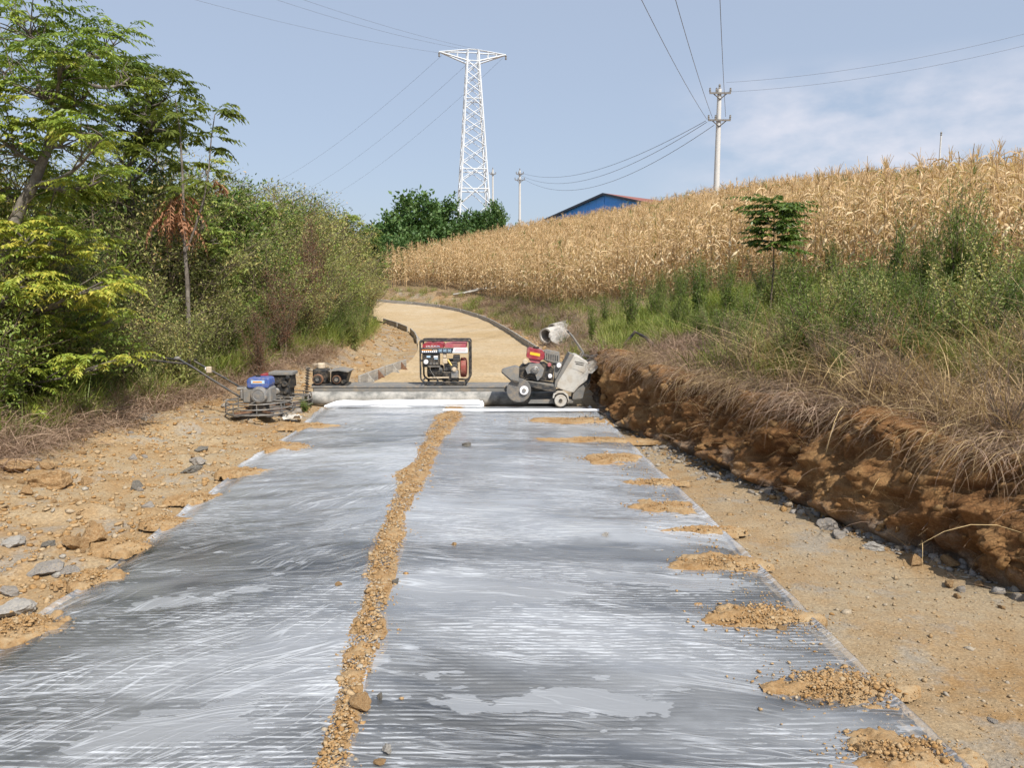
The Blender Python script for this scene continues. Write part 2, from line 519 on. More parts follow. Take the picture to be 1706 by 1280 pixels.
    gl = t.n('ShaderNodeBsdfGlossy'); gl.inputs['Roughness'].default_value = .16; t.l(bmp, gl.inputs['Normal'])
    fr = t.n('ShaderNodeFresnel'); fr.inputs['IOR'].default_value = 1.48; t.l(bmp, fr.inputs['Normal'])
    m2 = t.n('ShaderNodeMixShader'); t.l(fr.outputs[0], m2.inputs[0])
    t.l(m1.outputs[0], m2.inputs[1]); t.l(gl.outputs[0], m2.inputs[2])
    return t.done(m2.outputs[0])
MAT['film_l'] = film_mat('plastic_film_left', .58, 1.3)
MAT['film_r'] = film_mat('plastic_film_right', -.22, 8.9)
# ================================================================== terrain
def poly_sd(x, y, pts):
    """signed distance to an open polyline, positive on its right-hand side"""
    best = np.full(x.shape, 1e9); sgn = np.zeros(x.shape)
    for (ax, ay), (bx, by) in zip(pts[:-1], pts[1:]):
        dx, dy = bx - ax, by - ay
        L2 = dx * dx + dy * dy
        tt = np.clip(((x - ax) * dx + (y - ay) * dy) / L2, 0, 1)
        qx, qy = x - (ax + tt * dx), y - (ay + tt * dy)
        d = np.hypot(qx, qy)
        s = np.where(dx * qy - dy * qx < 0, 1.0, -1.0)
        m = d < best - 1e-9
        best = np.where(m, d, best); sgn = np.where(m, s, sgn)
    return best * sgn
# slab edges, from the photograph, on the plane z = 0
SR0, SR1 = gp(1560, 1270), gp(985, 690)
SL0, SL1 = gp(60, 1075), gp(548, 690)
def edge_line(a, b, y):
    return a[0] + (b[0] - a[0]) * (y - a[1]) / (b[1] - a[1])
def xR(y): return edge_line(SR0, SR1, y)
def xL(y): return edge_line(SL0, SL1, y)
Y0, Y1 = -3.0, 10.45                                   # slab from behind the camera to the screed
RP = [(xR(-30), -30), (xR(Y1), Y1), (1.10, 14), (0.72, 19), (0.15, 25.5), (-.6, 31.5), (-2.0, 37.5), (-4.5, 42.0), (-8, 45.5), (-14, 48.5), (-40, 58)]
LP = [(xL(-30), -30), (xL(Y1), Y1), (-2.50, 13.0), (-2.2, 17), (-2.55, 21), (-3.15, 25.5), (-3.85, 29), (-4.9, 32), (-6.8, 35.5), (-10, 39), (-16, 42), (-40, 50)]
HILL = np.array([(3.2, 4, .62), (2.7, 6.5, .68), (1.9, 10, .80), (2.1, 15, .85), (1.9, 20, .78), (1.4, 27, .72), (0.6, 33, .80),
                 (-1, 41.5, 1.15), (-5, 45.5, 1.45), (-10, 49.5, 1.6), (9, 12, 1.7), (5.6, 18, 1.75), (3.2, 25, 1.35),
                 (20, 30, 4.0), (15, 50, 6.1), (0, 70, 5.1), (-9, 60, 2.5), (30, 20, 4.2), (40, 60, 7.9), (6, 8, 1.35), (15, 10, 1.95),
                 (5, 35, 2.5), (9, 4, 1.5), (5, 0, .8), (12, -6, 1.5), (-5, 100, 5.5), (20, 85, 7.6), (45, 100, 8.0), (-25, 70, 2.0),
                 (70, 40, 7.2), (60, 0, 6.0), (10, 26, 2.75), (25, 45, 6.0), (8, 60, 5.35)])
def _tps_fit(C):
    n = len(C); d = np.hypot(C[:, None, 0] - C[None, :, 0], C[:, None, 1] - C[None, :, 1])
    K = np.where(d > 0, d * d * np.log(d + 1e-12), 0) + np.eye(n) * 4.0
    P = np.c_[np.ones(n), C[:, 0], C[:, 1]]
    A = np.block([[K, P], [P.T, np.zeros((3, 3))]])
    return np.linalg.solve(A, np.r_[C[:, 2], 0, 0, 0])
TW = _tps_fit(HILL)
def hill(x, y):
    x = np.asarray(x, float); y = np.asarray(y, float)
    xc, yc = np.clip(x, -30, 75), np.clip(y, -10, 105)
    r = TW[-3] + TW[-2] * xc + TW[-1] * yc
    for (cx, cy, _), w in zip(HILL, TW[:-3]):
        d = np.hypot(xc - cx, yc - cy)
        r = r + w * np.where(d > 0, d * d * np.log(d + 1e-12), 0)
    return np.clip(r, .3, 9.5)
def zroad(y):
    return np.interp(y, [-20, 24, 30, 36, 42, 48, 60, 100], [0, 0, .10, .36, .75, 1.05, 1.7, 2.4])
def ws(y): return np.interp(y, [-5, 2.5, 4.2, 4.9, 5.6, 6.7, 8.2, 9.9, 13, 20, 60], [2.2, 1.95, 1.42, 1.10, .95, .78, .48, .22, .35, .40, .45])
def ground(x, y, detail=True):
    x = np.asarray(x, float); y = np.asarray(y, float)
    dR = poly_sd(x, y, RP); dL = -poly_sd(x, y, LP)
    zr = zroad(y)
    n1 = fbm(x * 1.1, y * 1.1, oct=3, seed=3) if detail else 0
    n2 = fbm(x * 5, y * 5, oct=4, seed=7, gain=.6) if detail else 0
    z = zr - .16 + 0 * x
    # right shoulder, bank, hill
    w = ws(y); wb = np.interp(y, [0, 12, 16, 60], [.35, .35, .95, 1.0])
    shR = zr - .035 + .010 * n2 * sstep(0, .2, dR) + .018 * n1 * sstep(0, .4, dR)
    hl = hill(x, y) + .05 * n1 + .02 * n2
    k = sstep(0, 1, (dR - w - .28) / wb)
    zR = shR * (1 - k) + hl * k
    z = np.where(dR > -.02, zR, z)
    # left shoulder, rough tipped soil
    hs = np.interp(y, [0, 11, 14, 24, 40], [.16, .18, .5, .55, .5])
    rough = sstep(.1, .9, dL) * np.interp(y, [0, 9, 14, 30], [1, .9, 1.2, 1.3])
    clump = np.maximum(0, fbm(x * 2.2, y * 2.2, oct=3, seed=21)) ** 1.3
    zL = zr - .04 + hs * sstep(.5, 2.3, dL) + .28 * sstep(2.5, 6, dL) + rough * (.022 * n1 + .020 * n2 + .10 * clump)
    z = np.where(dL > -.02, zL, z)
    far = sstep(120, 260, np.hypot(x, y))
    z = z * (1 - far) + np.where(x > 0, 3.5, .5) * far
    return z
def g1(x, y):
    return float(ground(np.array([x]), np.array([y]))[0])

def axis(core0, core1, step, lo, hi, grow=1.09):
    a = list(np.arange(core0, core1, step))
    s = step; v = a[-1]
    while v < hi:
        s *= grow; v += s; a.append(v)
    s = step; v = a[0]; b = []
    while v > lo:
        s *= grow; v -= s; b.append(v)
    return np.array(b[::-1] + a)
gx = axis(-5.6, 3.8, .045, -2500, 2500)
gy = axis(2.0, 13.0, .05, -60, 4000, 1.035)
XX, YY = np.meshgrid(gx, gy)
ZZ = ground(XX.ravel(), YY.ravel())
V = np.c_[XX.ravel(), YY.ravel(), ZZ]
nx, ny = len(gx), len(gy)
ii = np.arange(nx * ny).reshape(ny, nx)
FQ = np.c_[ii[:-1, :-1].ravel(), ii[:-1, 1:].ravel(), ii[1:, 1:].ravel(), ii[1:, :-1].ravel()]
# hill side takes the darker field soil, the works strip the orange soil
fc = V[FQ].mean(1)
dRf = poly_sd(fc[:, 0], fc[:, 1], RP); dLf = -poly_sd(fc[:, 0], fc[:, 1], LP)
mi = ((dRf > ws(fc[:, 1]) + 1.6) | (dLf > 4.0)).astype(int)
me = new_mesh('ground', V, [FQ], mat=[MAT['soil'], MAT['hill_soil'], MAT['soil_right']], smooth=True, midx=np.where((mi == 0) & (dRf > 0) & (fc[:, 1] < 13), 2, mi))
tag(link('ground', me), kind='structure')

# concrete slab
b = MB()
b.add([(xL(Y0), Y0, -.20), (xR(Y0), Y0, -.20), (xR(Y1), Y1, -.20), (xL(Y1), Y1, -.20),
       (xL(Y0), Y0, 0), (xR(Y0), Y0, 0), (xR(Y1), Y1, 0), (xL(Y1), Y1, 0)],
      [(0, 3, 2, 1), (4, 5, 6, 7), (0, 1, 5, 4), (1, 2, 6, 5), (2, 3, 7, 6), (3, 0, 4, 7)])
tag(b.build('concrete_pavement', MAT['slab']), kind='structure')

# further road: compacted yellow sub-base between the forms
def resample(pts, step):
    out = []
    for a, c in zip(pts[:-1], pts[1:]):
        n = max(1, int(math.hypot(c[0] - a[0], c[1] - a[1]) / step))
        for k in range(n):
            out.append((a[0] + (c[0] - a[0]) * k / n, a[1] + (c[1] - a[1]) * k / n))
    out.append(pts[-1])
    return np.array(out)
def smooth_poly(pts, step=.3, it=60):
    P = resample(pts, step)
    for _ in range(it):
        P[1:-1] = P[1:-1] * .5 + (P[:-2] + P[2:]) * .25
    return P
def param(P, n):
    s = np.r_[0, np.cumsum(np.hypot(*np.diff(P, axis=0).T))]
    u = np.linspace(0, s[-1], n)
    return np.c_[np.interp(u, s, P[:, 0]), np.interp(u, s, P[:, 1])]
RS = param(smooth_poly(RP[1:]), 260); LS = param(smooth_poly(LP[1:]), 260)
tt = np.linspace(0, 1, 26)
RD = LS[:, None, :] * (1 - tt)[None, :, None] + RS[:, None, :] * tt[None, :, None]
rx, ry = RD[..., 0].ravel(), RD[..., 1].ravel()
edge = np.tile(np.minimum(tt, 1 - tt), 260)
rz = zroad(ry) - .035 + .012 * fbm(rx * 1.5, ry * 1.5, oct=3, seed=5) + .03 * np.maximum(0, .12 - edge) / .12
ii = np.arange(260 * 26).reshape(260, 26)
FQ = np.c_[ii[:-1, :-1].ravel(), ii[:-1, 1:].ravel(), ii[1:, 1:].ravel(), ii[1:, :-1].ravel()]
tag(link('dirt_road', new_mesh('dirt_road', np.c_[rx, ry, rz], [FQ], mat=MAT['subgrade'], smooth=True)), kind='structure')

_phi = (1 + 5 ** .5) / 2
ICO_V = np.array([(-1, _phi, 0), (1, _phi, 0), (-1, -_phi, 0), (1, -_phi, 0), (0, -1, _phi), (0, 1, _phi), (0, -1, -_phi), (0, 1, -_phi),
                  (_phi, 0, -1), (_phi, 0, 1), (-_phi, 0, -1), (-_phi, 0, 1)]) / math.hypot(1, _phi)
ICO_F = np.array([(0, 11, 5), (0, 5, 1), (0, 1, 7), (0, 7, 10), (0, 10, 11), (1, 5, 9), (5, 11, 4), (11, 10, 2), (10, 7, 6), (7, 1, 8),
                  (3, 9, 4), (3, 4, 2), (3, 2, 6), (3, 6, 8), (3, 8, 9), (4, 9, 5), (2, 4, 11), (6, 2, 10), (8, 6, 7), (9, 8, 1)])
def pebbles(P, size, rng, flat=.65):
    n = len(P)
    q = rng.normal(size=(n, 4)); q /= np.linalg.norm(q, axis=1)[:, None]
    w, x, y, z = q.T
    R = np.stack([1 - 2 * (y * y + z * z), 2 * (x * y - z * w), 2 * (x * z + y * w), 2 * (x * y + z * w), 1 - 2 * (x * x + z * z), 2 * (y * z - x * w),
                  2 * (x * z - y * w), 2 * (y * z + x * w), 1 - 2 * (x * x + y * y)], -1).reshape(n, 3, 3)
    vv = ICO_V[None] * (1 + rng.uniform(-.48, .30, (n, 12, 1))) * rng.uniform(.5, 1.2, (n, 1, 3))
    vv = np.einsum('nij,nkj->nki', R, vv) * size[:, None, None]
    vv[..., 2] *= flat
    vv = vv + P[:, None, :]
    F = ICO_F[None] + (np.arange(n) * 12)[:, None, None]
    tint = np.repeat(np.clip(rng.beta(1.6, 2.2, n), 0, 1), 20)
    return vv.reshape(-1, 3), F.reshape(-1, 3), tint

# cut bank on the right, with its own broken face
NB, NT_ = 760, 84
by = np.linspace(1.2, 15.5, NB)
bt = np.linspace(0, 1.35, NT_)
xb = xR(np.minimum(by, 10.15)) + np.where(by > 10.15, (1.1 - xR(10.15)) * (by - 10.15) / 4, 0) + ws(by)
xb = xb + .09 * fbm(by * 1.1, by * 0, oct=2, seed=33) + .05 * vnoise(by * 4.5, by * 0, seed=35)
BY, BT = np.meshgrid(by, bt, indexing='ij')
XB = np.repeat(xb[:, None], NT_, 1)
top = hill(XB + .45, BY) + .03 + .07 * fbm(BY * 1.7, BY * 0, oct=3, seed=37)
lay = np.clip(BT, 0, 1)
fade = 1 - sstep(12.5, 15.3, BY)
px_ = XB + .10 * lay + .20 * lay ** 3 + np.maximum(0, BT - 1) * 2.2
pz_ = -.07 + (top + .07) * np.minimum(1, lay * 1.02)
big = fbm(BY * 1.3, pz_ * 1.6, oct=3, seed=40)
med = fbm(BY * 4.5, pz_ * 5, oct=4, seed=44, gain=.6)
chip = np.abs(fbm(BY * 9, pz_ * 6, oct=3, seed=48))
roots = fbm(BY * 16, pz_ * 2.2, oct=2, seed=52)
blocky = np.round(fbm(BY * 3.2, pz_ * 4.2, oct=3, seed=56) * 5) / 5
face = sstep(0, .12, BT) * (1 - .75 * sstep(.95, 1.25, BT))
crisp = np.abs(fbm(BY * 14, pz_ * 13, oct=3, seed=58, gain=.6)); grit = fbm(BY * 34, pz_ * 34, oct=2, seed=59)
disp = (.10 * big + .075 * med + .06 * chip + .022 * roots + .085 * blocky + .034 * crisp + .011 * grit) * face
px_ = px_ - disp
py_ = BY - .05 * med * face
pz_ = pz_ + (.05 * big + .04 * med) * face - .10 * np.maximum(0, BT - 1) / .35
pz_ = pz_ - .25 * (1 - fade)
V = np.stack([px_, py_, pz_], -1).reshape(-1, 3)
ii = np.arange(NB * NT_).reshape(NB, NT_)
FQ = np.c_[ii[:-1, :-1].ravel(), ii[1:, :-1].ravel(), ii[1:, 1:].ravel(), ii[:-1, 1:].ravel()][:, ::-1]
me = new_mesh('earth_bank', V, [FQ], mat=MAT['bank'], smooth=False)
tag(link('earth_bank', me), kind='structure')
bn = np.random.default_rng(57)
bi = (NB * bn.random(1000) ** 1.5).astype(int); bj = (4 + (NT_ * .66) * bn.random(1000) ** 1.2).astype(int)
bp = V[bi * NT_ + bj]; bs_ = np.clip(bn.lognormal(math.log(.015), .65, 1000), .005, .06)
kk = (bp[:, 1] > 2.4) & (bp[:, 1] < 11); bp, bs_ = bp[kk], bs_[kk]
pv, pf, pt = pebbles(bp - np.c_[bs_ * .1, bs_ * 0, bs_ * 0], bs_, bn, .85)
tag(link('bank_lumps', new_mesh('bank_lumps', pv, [pf], pt, MAT['bank_lump'])), 'lumps of orange soil sticking out of the cut bank face', None, None, 'stuff')
def bank_base(y):
    return float(np.interp(y, by, xb))

# ================================================================== plastic film, two lanes
SEAM_PX = [(545, 1279), (575, 1200), (603, 1080), (622, 990), (650, 890), (676, 822), (700, 775), (722, 735), (748, 696)]
SEAM = [tuple(gp(*p)[:2]) for p in SEAM_PX]
SEAM = [(SEAM[0][0] - .02, Y0)] + SEAM + [(SEAM[-1][0], Y1 + .1)]
SEAMY = np.array([p[1] for p in SEAM]); SEAMX = np.array([p[0] for p in SEAM])
def seam(y): return np.interp(y, SEAMY, SEAMX)
def film(name, side, mat):
    nu, nv = 170, 420
    u = np.linspace(0, 1, nu); v = np.linspace(Y0, Y1 - .03, nv)
    UU, VV = np.meshgrid(u, v)
    if side < 0:
        x0 = xL(VV) - .20 + .05 * vnoise(VV * .8, VV * 0, seed=4) + .03 * vnoise(VV * 3, VV * 0, seed=5)
        x1 = seam(VV) + .05
    else:
        x0 = seam(VV) - .06
        x1 = xR(VV) + .11 + .025 * vnoise(VV * .7, VV * 0, seed=6)
    X = x0 + (x1 - x0) * UU
    out = np.maximum(xL(VV) - X, X - xR(VV))
    wr = np.abs(vnoise(X * 1.6 - VV * .35 * side, VV * 6 + X * 1.4 * side, seed=9)) * .010 + .008 * np.maximum(0, fbm(X * 1.2, VV * 2.2, oct=2, seed=12))
    Z = .006 + wr + (.004 if side < 0 else 0)
    # past the slab edge the film bridges down to the soil
    drop = sstep(0.0, .16, out)
    Z = Z * (1 - drop) + (-.018 + .018 * vnoise(VV * 5, X * 3, seed=14)) * drop
    if side > 0:      # rolled outer hem, standing a little proud
        Z = Z + .028 * np.exp(-((UU - .985) / .010) ** 2)
    else:
        Z = Z + .02 * np.exp(-((UU - .012) / .010) ** 2)
    ii = np.arange(nu * nv).reshape(nv, nu)
    FQ = np.c_[ii[:-1, :-1].ravel(), ii[:-1, 1:].ravel(), ii[1:, 1:].ravel(), ii[1:, :-1].ravel()]
    return link(name, new_mesh(name, np.stack([X, VV, Z], -1).reshape(-1, 3), [FQ], mat=mat, smooth=True))
tag(film('plastic_film', -1, MAT['film_l']), 'clear wrinkled plastic film over the left lane of fresh concrete', 'plastic film', 'curing films')
tag(film('plastic_film', 1, MAT['film_r']), 'clear wrinkled plastic film over the right lane, edge weighted with soil piles', 'plastic film', 'curing films')

# ================================================================== loose soil and stones
def join(parts):
    Vs, Fs, Ts, o = [], [], [], 0
    for v, f, tn in parts:
        Vs.append(v); Fs.append(f + o); Ts.append(tn); o += len(v)
    return np.concatenate(Vs), Fs, np.concatenate(Ts)

# central ridge of soil holding down the overlap of the two films
rng = np.random.default_rng(5)
nu, nv = 26, 640
v = np.linspace(1.2, Y1 - .12, nv); u = np.linspace(-1, 1, nu)
UU, VV = np.meshgrid(u, v)
wd = .074 + .036 * vnoise(VV * 2.1, VV * 0, seed=61) + .045 * np.exp(-((VV - 6.55) / .12) ** 2) + np.interp(VV, [2, 4, 6, 8, 10], [-.005, .02, .012, .035, .075])
cxm = seam(VV) + .02 * vnoise(VV * 3, VV * 0, seed=62) - .03 * np.exp(-((VV - 6.55) / .15) ** 2)
X = cxm + UU * wd * 1.5
prof = np.maximum(0, 1 - (UU * 1.25) ** 2)
Z = .004 + prof * (.017 + .014 * fbm(X * 9, VV * 9, oct=3, seed=63)) + prof * .012 * fbm(X * 40, VV * 40, oct=2, seed=64) - .012 * (prof <= 0.02)
ii = np.arange(nu * nv).reshape(nv, nu)
RF = np.c_[ii[:-1, :-1].ravel(), ii[:-1, 1:].ravel(), ii[1:, 1:].ravel(), ii[1:, :-1].ravel()]
ridge_root = empty('soil_ridge', (float(seam(5.0)), 5.0, 0))
tag(ridge_root, 'long ridge of orange soil and crumbs down the middle, weighing the film overlap', 'soil ridge')
inv = np.array([-float(seam(5.0)), -5.0, 0])
link('mound', new_mesh('mound', np.stack([X, VV, Z], -1).reshape(-1, 3) + inv, [RF], mat=MAT['clod'], smooth=True), ridge_root)
n = 13000
yy = 1.6 + (Y1 - 1.75) * rng.random(n) ** 1.35
wdn = np.interp(yy, v, wd[:, 0])
off = rng.normal(0, .62, n)
stray = rng.random(n) < .05
off = np.where(stray, rng.normal(0, 1.6, n) - .4, off)
xx = np.interp(yy, v, cxm[:, 0]) + off * wdn
sz = np.clip(rng.lognormal(math.log(.0044), .55, n), .0016, .020) * np.where(stray, .8, 1)
zz = np.maximum(0, 1 - (off / 1.2) ** 2) * .021 + .006 + sz * .25
pv, pf, pt = pebbles(np.c_[xx, yy, zz], sz, rng)
tag(link('crumbs', new_mesh('crumbs', pv + inv, [pf], pt, MAT['gravel']), ridge_root), kind='stuff')

# soil piles weighing down the outer film edges
def pile(px, py, hw, hd, hgt, npeb, label, grp, seed):
    rng = np.random.default_rng(seed)
    c = gp(px, py)
    k = c[1] / F_PX
    a, d = hw * k, hd
    root = empty('soil_pile', (c[0], c[1], 0.0))
    tag(root, label, 'soil pile', grp)
    m = 64
    U, W = np.meshgrid(np.linspace(-1.25, 1.25, m), np.linspace(-1.25, 1.25, m))
    r = np.hypot(U, W) + .42 * fbm(U * 1.8 + seed, W * 1.8, oct=4, seed=70 + seed)
    h = np.maximum(0, 1 - r ** 2); hgt = hgt * .62 if seed == seed else hgt
    Z = .012 + h * hgt * (.75 + .4 * fbm(U * 3, W * 3, oct=3, seed=80 + seed)) + np.minimum(1, h * 3) * (.006 * fbm(U * a * 45, W * d * 45, oct=3, seed=90 + seed, gain=.7) + .002) - .030 * (h <= 0)
    XX_ = U * a; YY_ = W * d
    ii = np.arange(m * m).reshape(m, m)
    FQ = np.c_[ii[:-1, :-1].ravel(), ii[:-1, 1:].ravel(), ii[1:, 1:].ravel(), ii[1:, :-1].ravel()]
    keep = h.ravel()[FQ].max(1) > 0
    FQ = FQ[keep]
    link('mound', new_mesh('mound', np.stack([XX_, YY_, Z], -1).reshape(-1, 3), [FQ], mat=MAT['clod'], smooth=True), root)
    q = rng.normal(0, .5, (npeb, 2))
    rr = np.hypot(q[:, 0], q[:, 1])
    npeb = int(npeb * 2.2); q = rng.normal(0, .52, (npeb, 2)); rr = np.hypot(q[:, 0], q[:, 1])
    sz = np.clip(rng.lognormal(math.log(.0036), .62, npeb), .0014, .014)
    zz = np.maximum(0, 1 - rr ** 2) * hgt + .012 + sz * .2
    pv, pf, pt = pebbles(np.c_[q[:, 0] * a, q[:, 1] * d, zz], sz, rng)
    tag(link('crumbs', new_mesh('crumbs', pv, [pf], pt * .8, MAT['gravel']), root), kind='stuff')
RG, LG = 'soil piles on the right film edge', 'soil piles on the left film edge'
ORD = ['first', 'second', 'third', 'fourth', 'fifth', 'sixth', 'seventh', 'eighth', 'ninth', 'tenth']
for i, (px, py, hw, hd, hg, npb) in enumerate([(1500, 1262, 110, .12, .03, 420), (1400, 1152, 112, .15, .045, 800), (1268, 1032, 88, .15, .035, 600), (1188, 942, 66, .17, .03, 420),
                                              (1148, 886, 48, .13, .018, 200), (1100, 848, 48, .14, .03, 260), (1073, 806, 34, .15, .03, 220),
                                              (1018, 766, 46, .20, .025, 240), (978, 735, 62, .20, .03, 260), (940, 702, 60, .22, .03, 260)]):
    if i >= 3: px, hw, hd = px + (14, 26, 8, 20, 4, 22, 10)[i - 3], hw * (1.25, 1.5, 1.1, 1.45, 1.2, 1.5, 1.3)[i - 3], hd * (.9, .6, 1.2, .7, 1.1, .75, 1.0)[i - 3]
    pile(px, py, hw, hd, hg, npb, 'orange soil pile on the right film edge, %s counted from the camera' % ORD[i], RG, i + 1)
for i, (px, py, hw, hd, hg, npb) in enumerate([(35, 1052, 62, .15, .07, 420), (150, 968, 48, .13, .05, 320), (205, 912, 44, .14, .04, 240), (268, 872, 46, .14, .03, 240),
                                              (325, 832, 36, .14, .03, 180), (400, 788, 44, .16, .025, 180), (480, 745, 44, .2, .025, 160), (520, 712, 44, .22, .03, 160)]):
    pile(px, py, hw, hd, hg, npb, 'orange soil pile on the left film edge, %s counted from the camera' % ORD[i], LG, i + 31)

# gravel strewn over both shoulders and along the foot of the bank
def strew(name, label, n, fx, fy, size, sig, mat, seed, cap=.03, flat=.65):
    rng = np.random.default_rng(seed)
    y = fy(rng, n); x = fx(rng, y)
    s = np.clip(rng.lognormal(math.log(size), sig, n), size * .35, cap)
    z = ground(x, y); z = np.where((x < xR(y)) & (x > xL(y)) & (y < Y1), .012, z) + s * .22
    pv, pf, pt = pebbles(np.c_[x, y, z], s, rng, flat)
    o = link(name, new_mesh(name, pv, [pf], pt, mat))
    tag(o, label, None, None, 'stuff')
    return o
strew('shoulder_gravel', 'fine orange crumbs strewn over the left shoulder', 13000, lambda r, y: xL(np.minimum(y, 13)) - .12 - 2.3 * r.random(len(y)) ** .9,
      lambda r, n: 3.2 + 9.5 * r.random(n) ** 1.5, .0075, .8, MAT['gravel'], 101, .032)
strew('shoulder_gravel', 'fine tan and grey crumbs strewn over the right shoulder', 9000, lambda r, y: xR(np.minimum(y, 10)) + .05 + (ws(y) + .1) * r.random(len(y)),
      lambda r, n: 2.0 + 8.4 * r.random(n) ** 1.4, .0042, .6, MAT['tangravel'], 102, .024)
strew('foot_gravel', 'grey broken stone along the foot of the cut bank', 3400, lambda r, y: xR(np.minimum(y, 10)) + ws(y) + .10 - .34 * np.abs(r.normal(0, .75, len(y))) * (.4 + .6 * (vnoise(y * 1.3, y * 0, seed=88) > -.1)),
      lambda r, n: 2.6 + 7.6 * r.random(n) ** 1.0, .0125, .65, MAT['greygravel'], 103, .05)
strew('slope_clods', 'tumbled orange clods on the slope beside the further road', 4200, lambda r, y: np.interp(y, [p[1] for p in LP], [p[0] for p in LP]) - .2 - 2.2 * r.random(len(y)),
      lambda r, n: 12.5 + 20 * r.random(n) ** 1.2, .012, .8, MAT['gravel'], 104, .10)
strew('slope_clods', 'clods fallen beside the right form boards', 900, lambda r, y: np.interp(y, [p[1] for p in RP], [p[0] for p in RP]) + .1 + .9 * r.random(len(y)),
      lambda r, n: 13 + 26 * r.random(n) ** 1.2, .03, .6, MAT['gravel'], 105, .12)

strew('edge_crumbs', 'soil crumbs dusted along the right film edge', 3000, lambda r, y: xR(y) + .06 - .34 * np.abs(r.normal(0, .5, len(y))),
      lambda r, n: 2.2 + 8 * r.random(n) ** 1.2, .0034, .55, MAT['gravel'], 106, .012)
def rock_mesh(seed, mat, sub=3):
    import bmesh
    bm = bmesh.new()
    bmesh.ops.create_icosphere(bm, subdivisions=sub, radius=1)
    r = np.random.default_rng(seed)
    P = np.array([v.co[:] for v in bm.verts])
    for _ in range(9):                                  # planar cuts give broken facets
        d = r.normal(size=3); d /= np.linalg.norm(d); c = r.uniform(.40, .80)
        k = P @ d; P = P - np.outer(np.maximum(0, k - c), d)
    P = P * (1 + .15 * fbm(P[:, 0] * 2.2 + seed, P[:, 1] * 2.2, P[:, 2] * 2.2, oct=5, seed=seed, gain=.55)[:, None])
    for v, p in zip(bm.verts, P): v.co = p
    me = bpy.data.meshes.new('rock')
    bm.to_mesh(me); bm.free(); me.materials.append(mat)
    return me
def rock(px, py, wpx, hpx, mat, label, seed, rz=0.0, z=None, on=0.0, name='rock', depth=.85):
    """px,py: where the stone meets the ground in the photograph"""
    c = gp(px, py)
    if z is None:
        for _ in range(4):
            z = g1(c[0], c[1]) if not (xL(c[1]) - .02 < c[0] < xR(c[1]) + .02) else .012
            c = gp(px, py, z)
    else:
        c = gp(px, py, z)
    k = c[1] / F_PX
    o = link(name, rock_mesh(seed, MAT[mat], 4))
    sx_, sz_ = wpx * k / 2 / .88, hpx * k / 2 / .88
    o.scale = (sx_, sx_ * depth, sz_)
    o.rotation_euler = (0, 0, rz)
    o.location = (c[0], c[1] + sx_ * .4, z + sz_ * .42)
    tag(o, label, 'clod' if name == 'soil_clod' else 'rock')
    return o
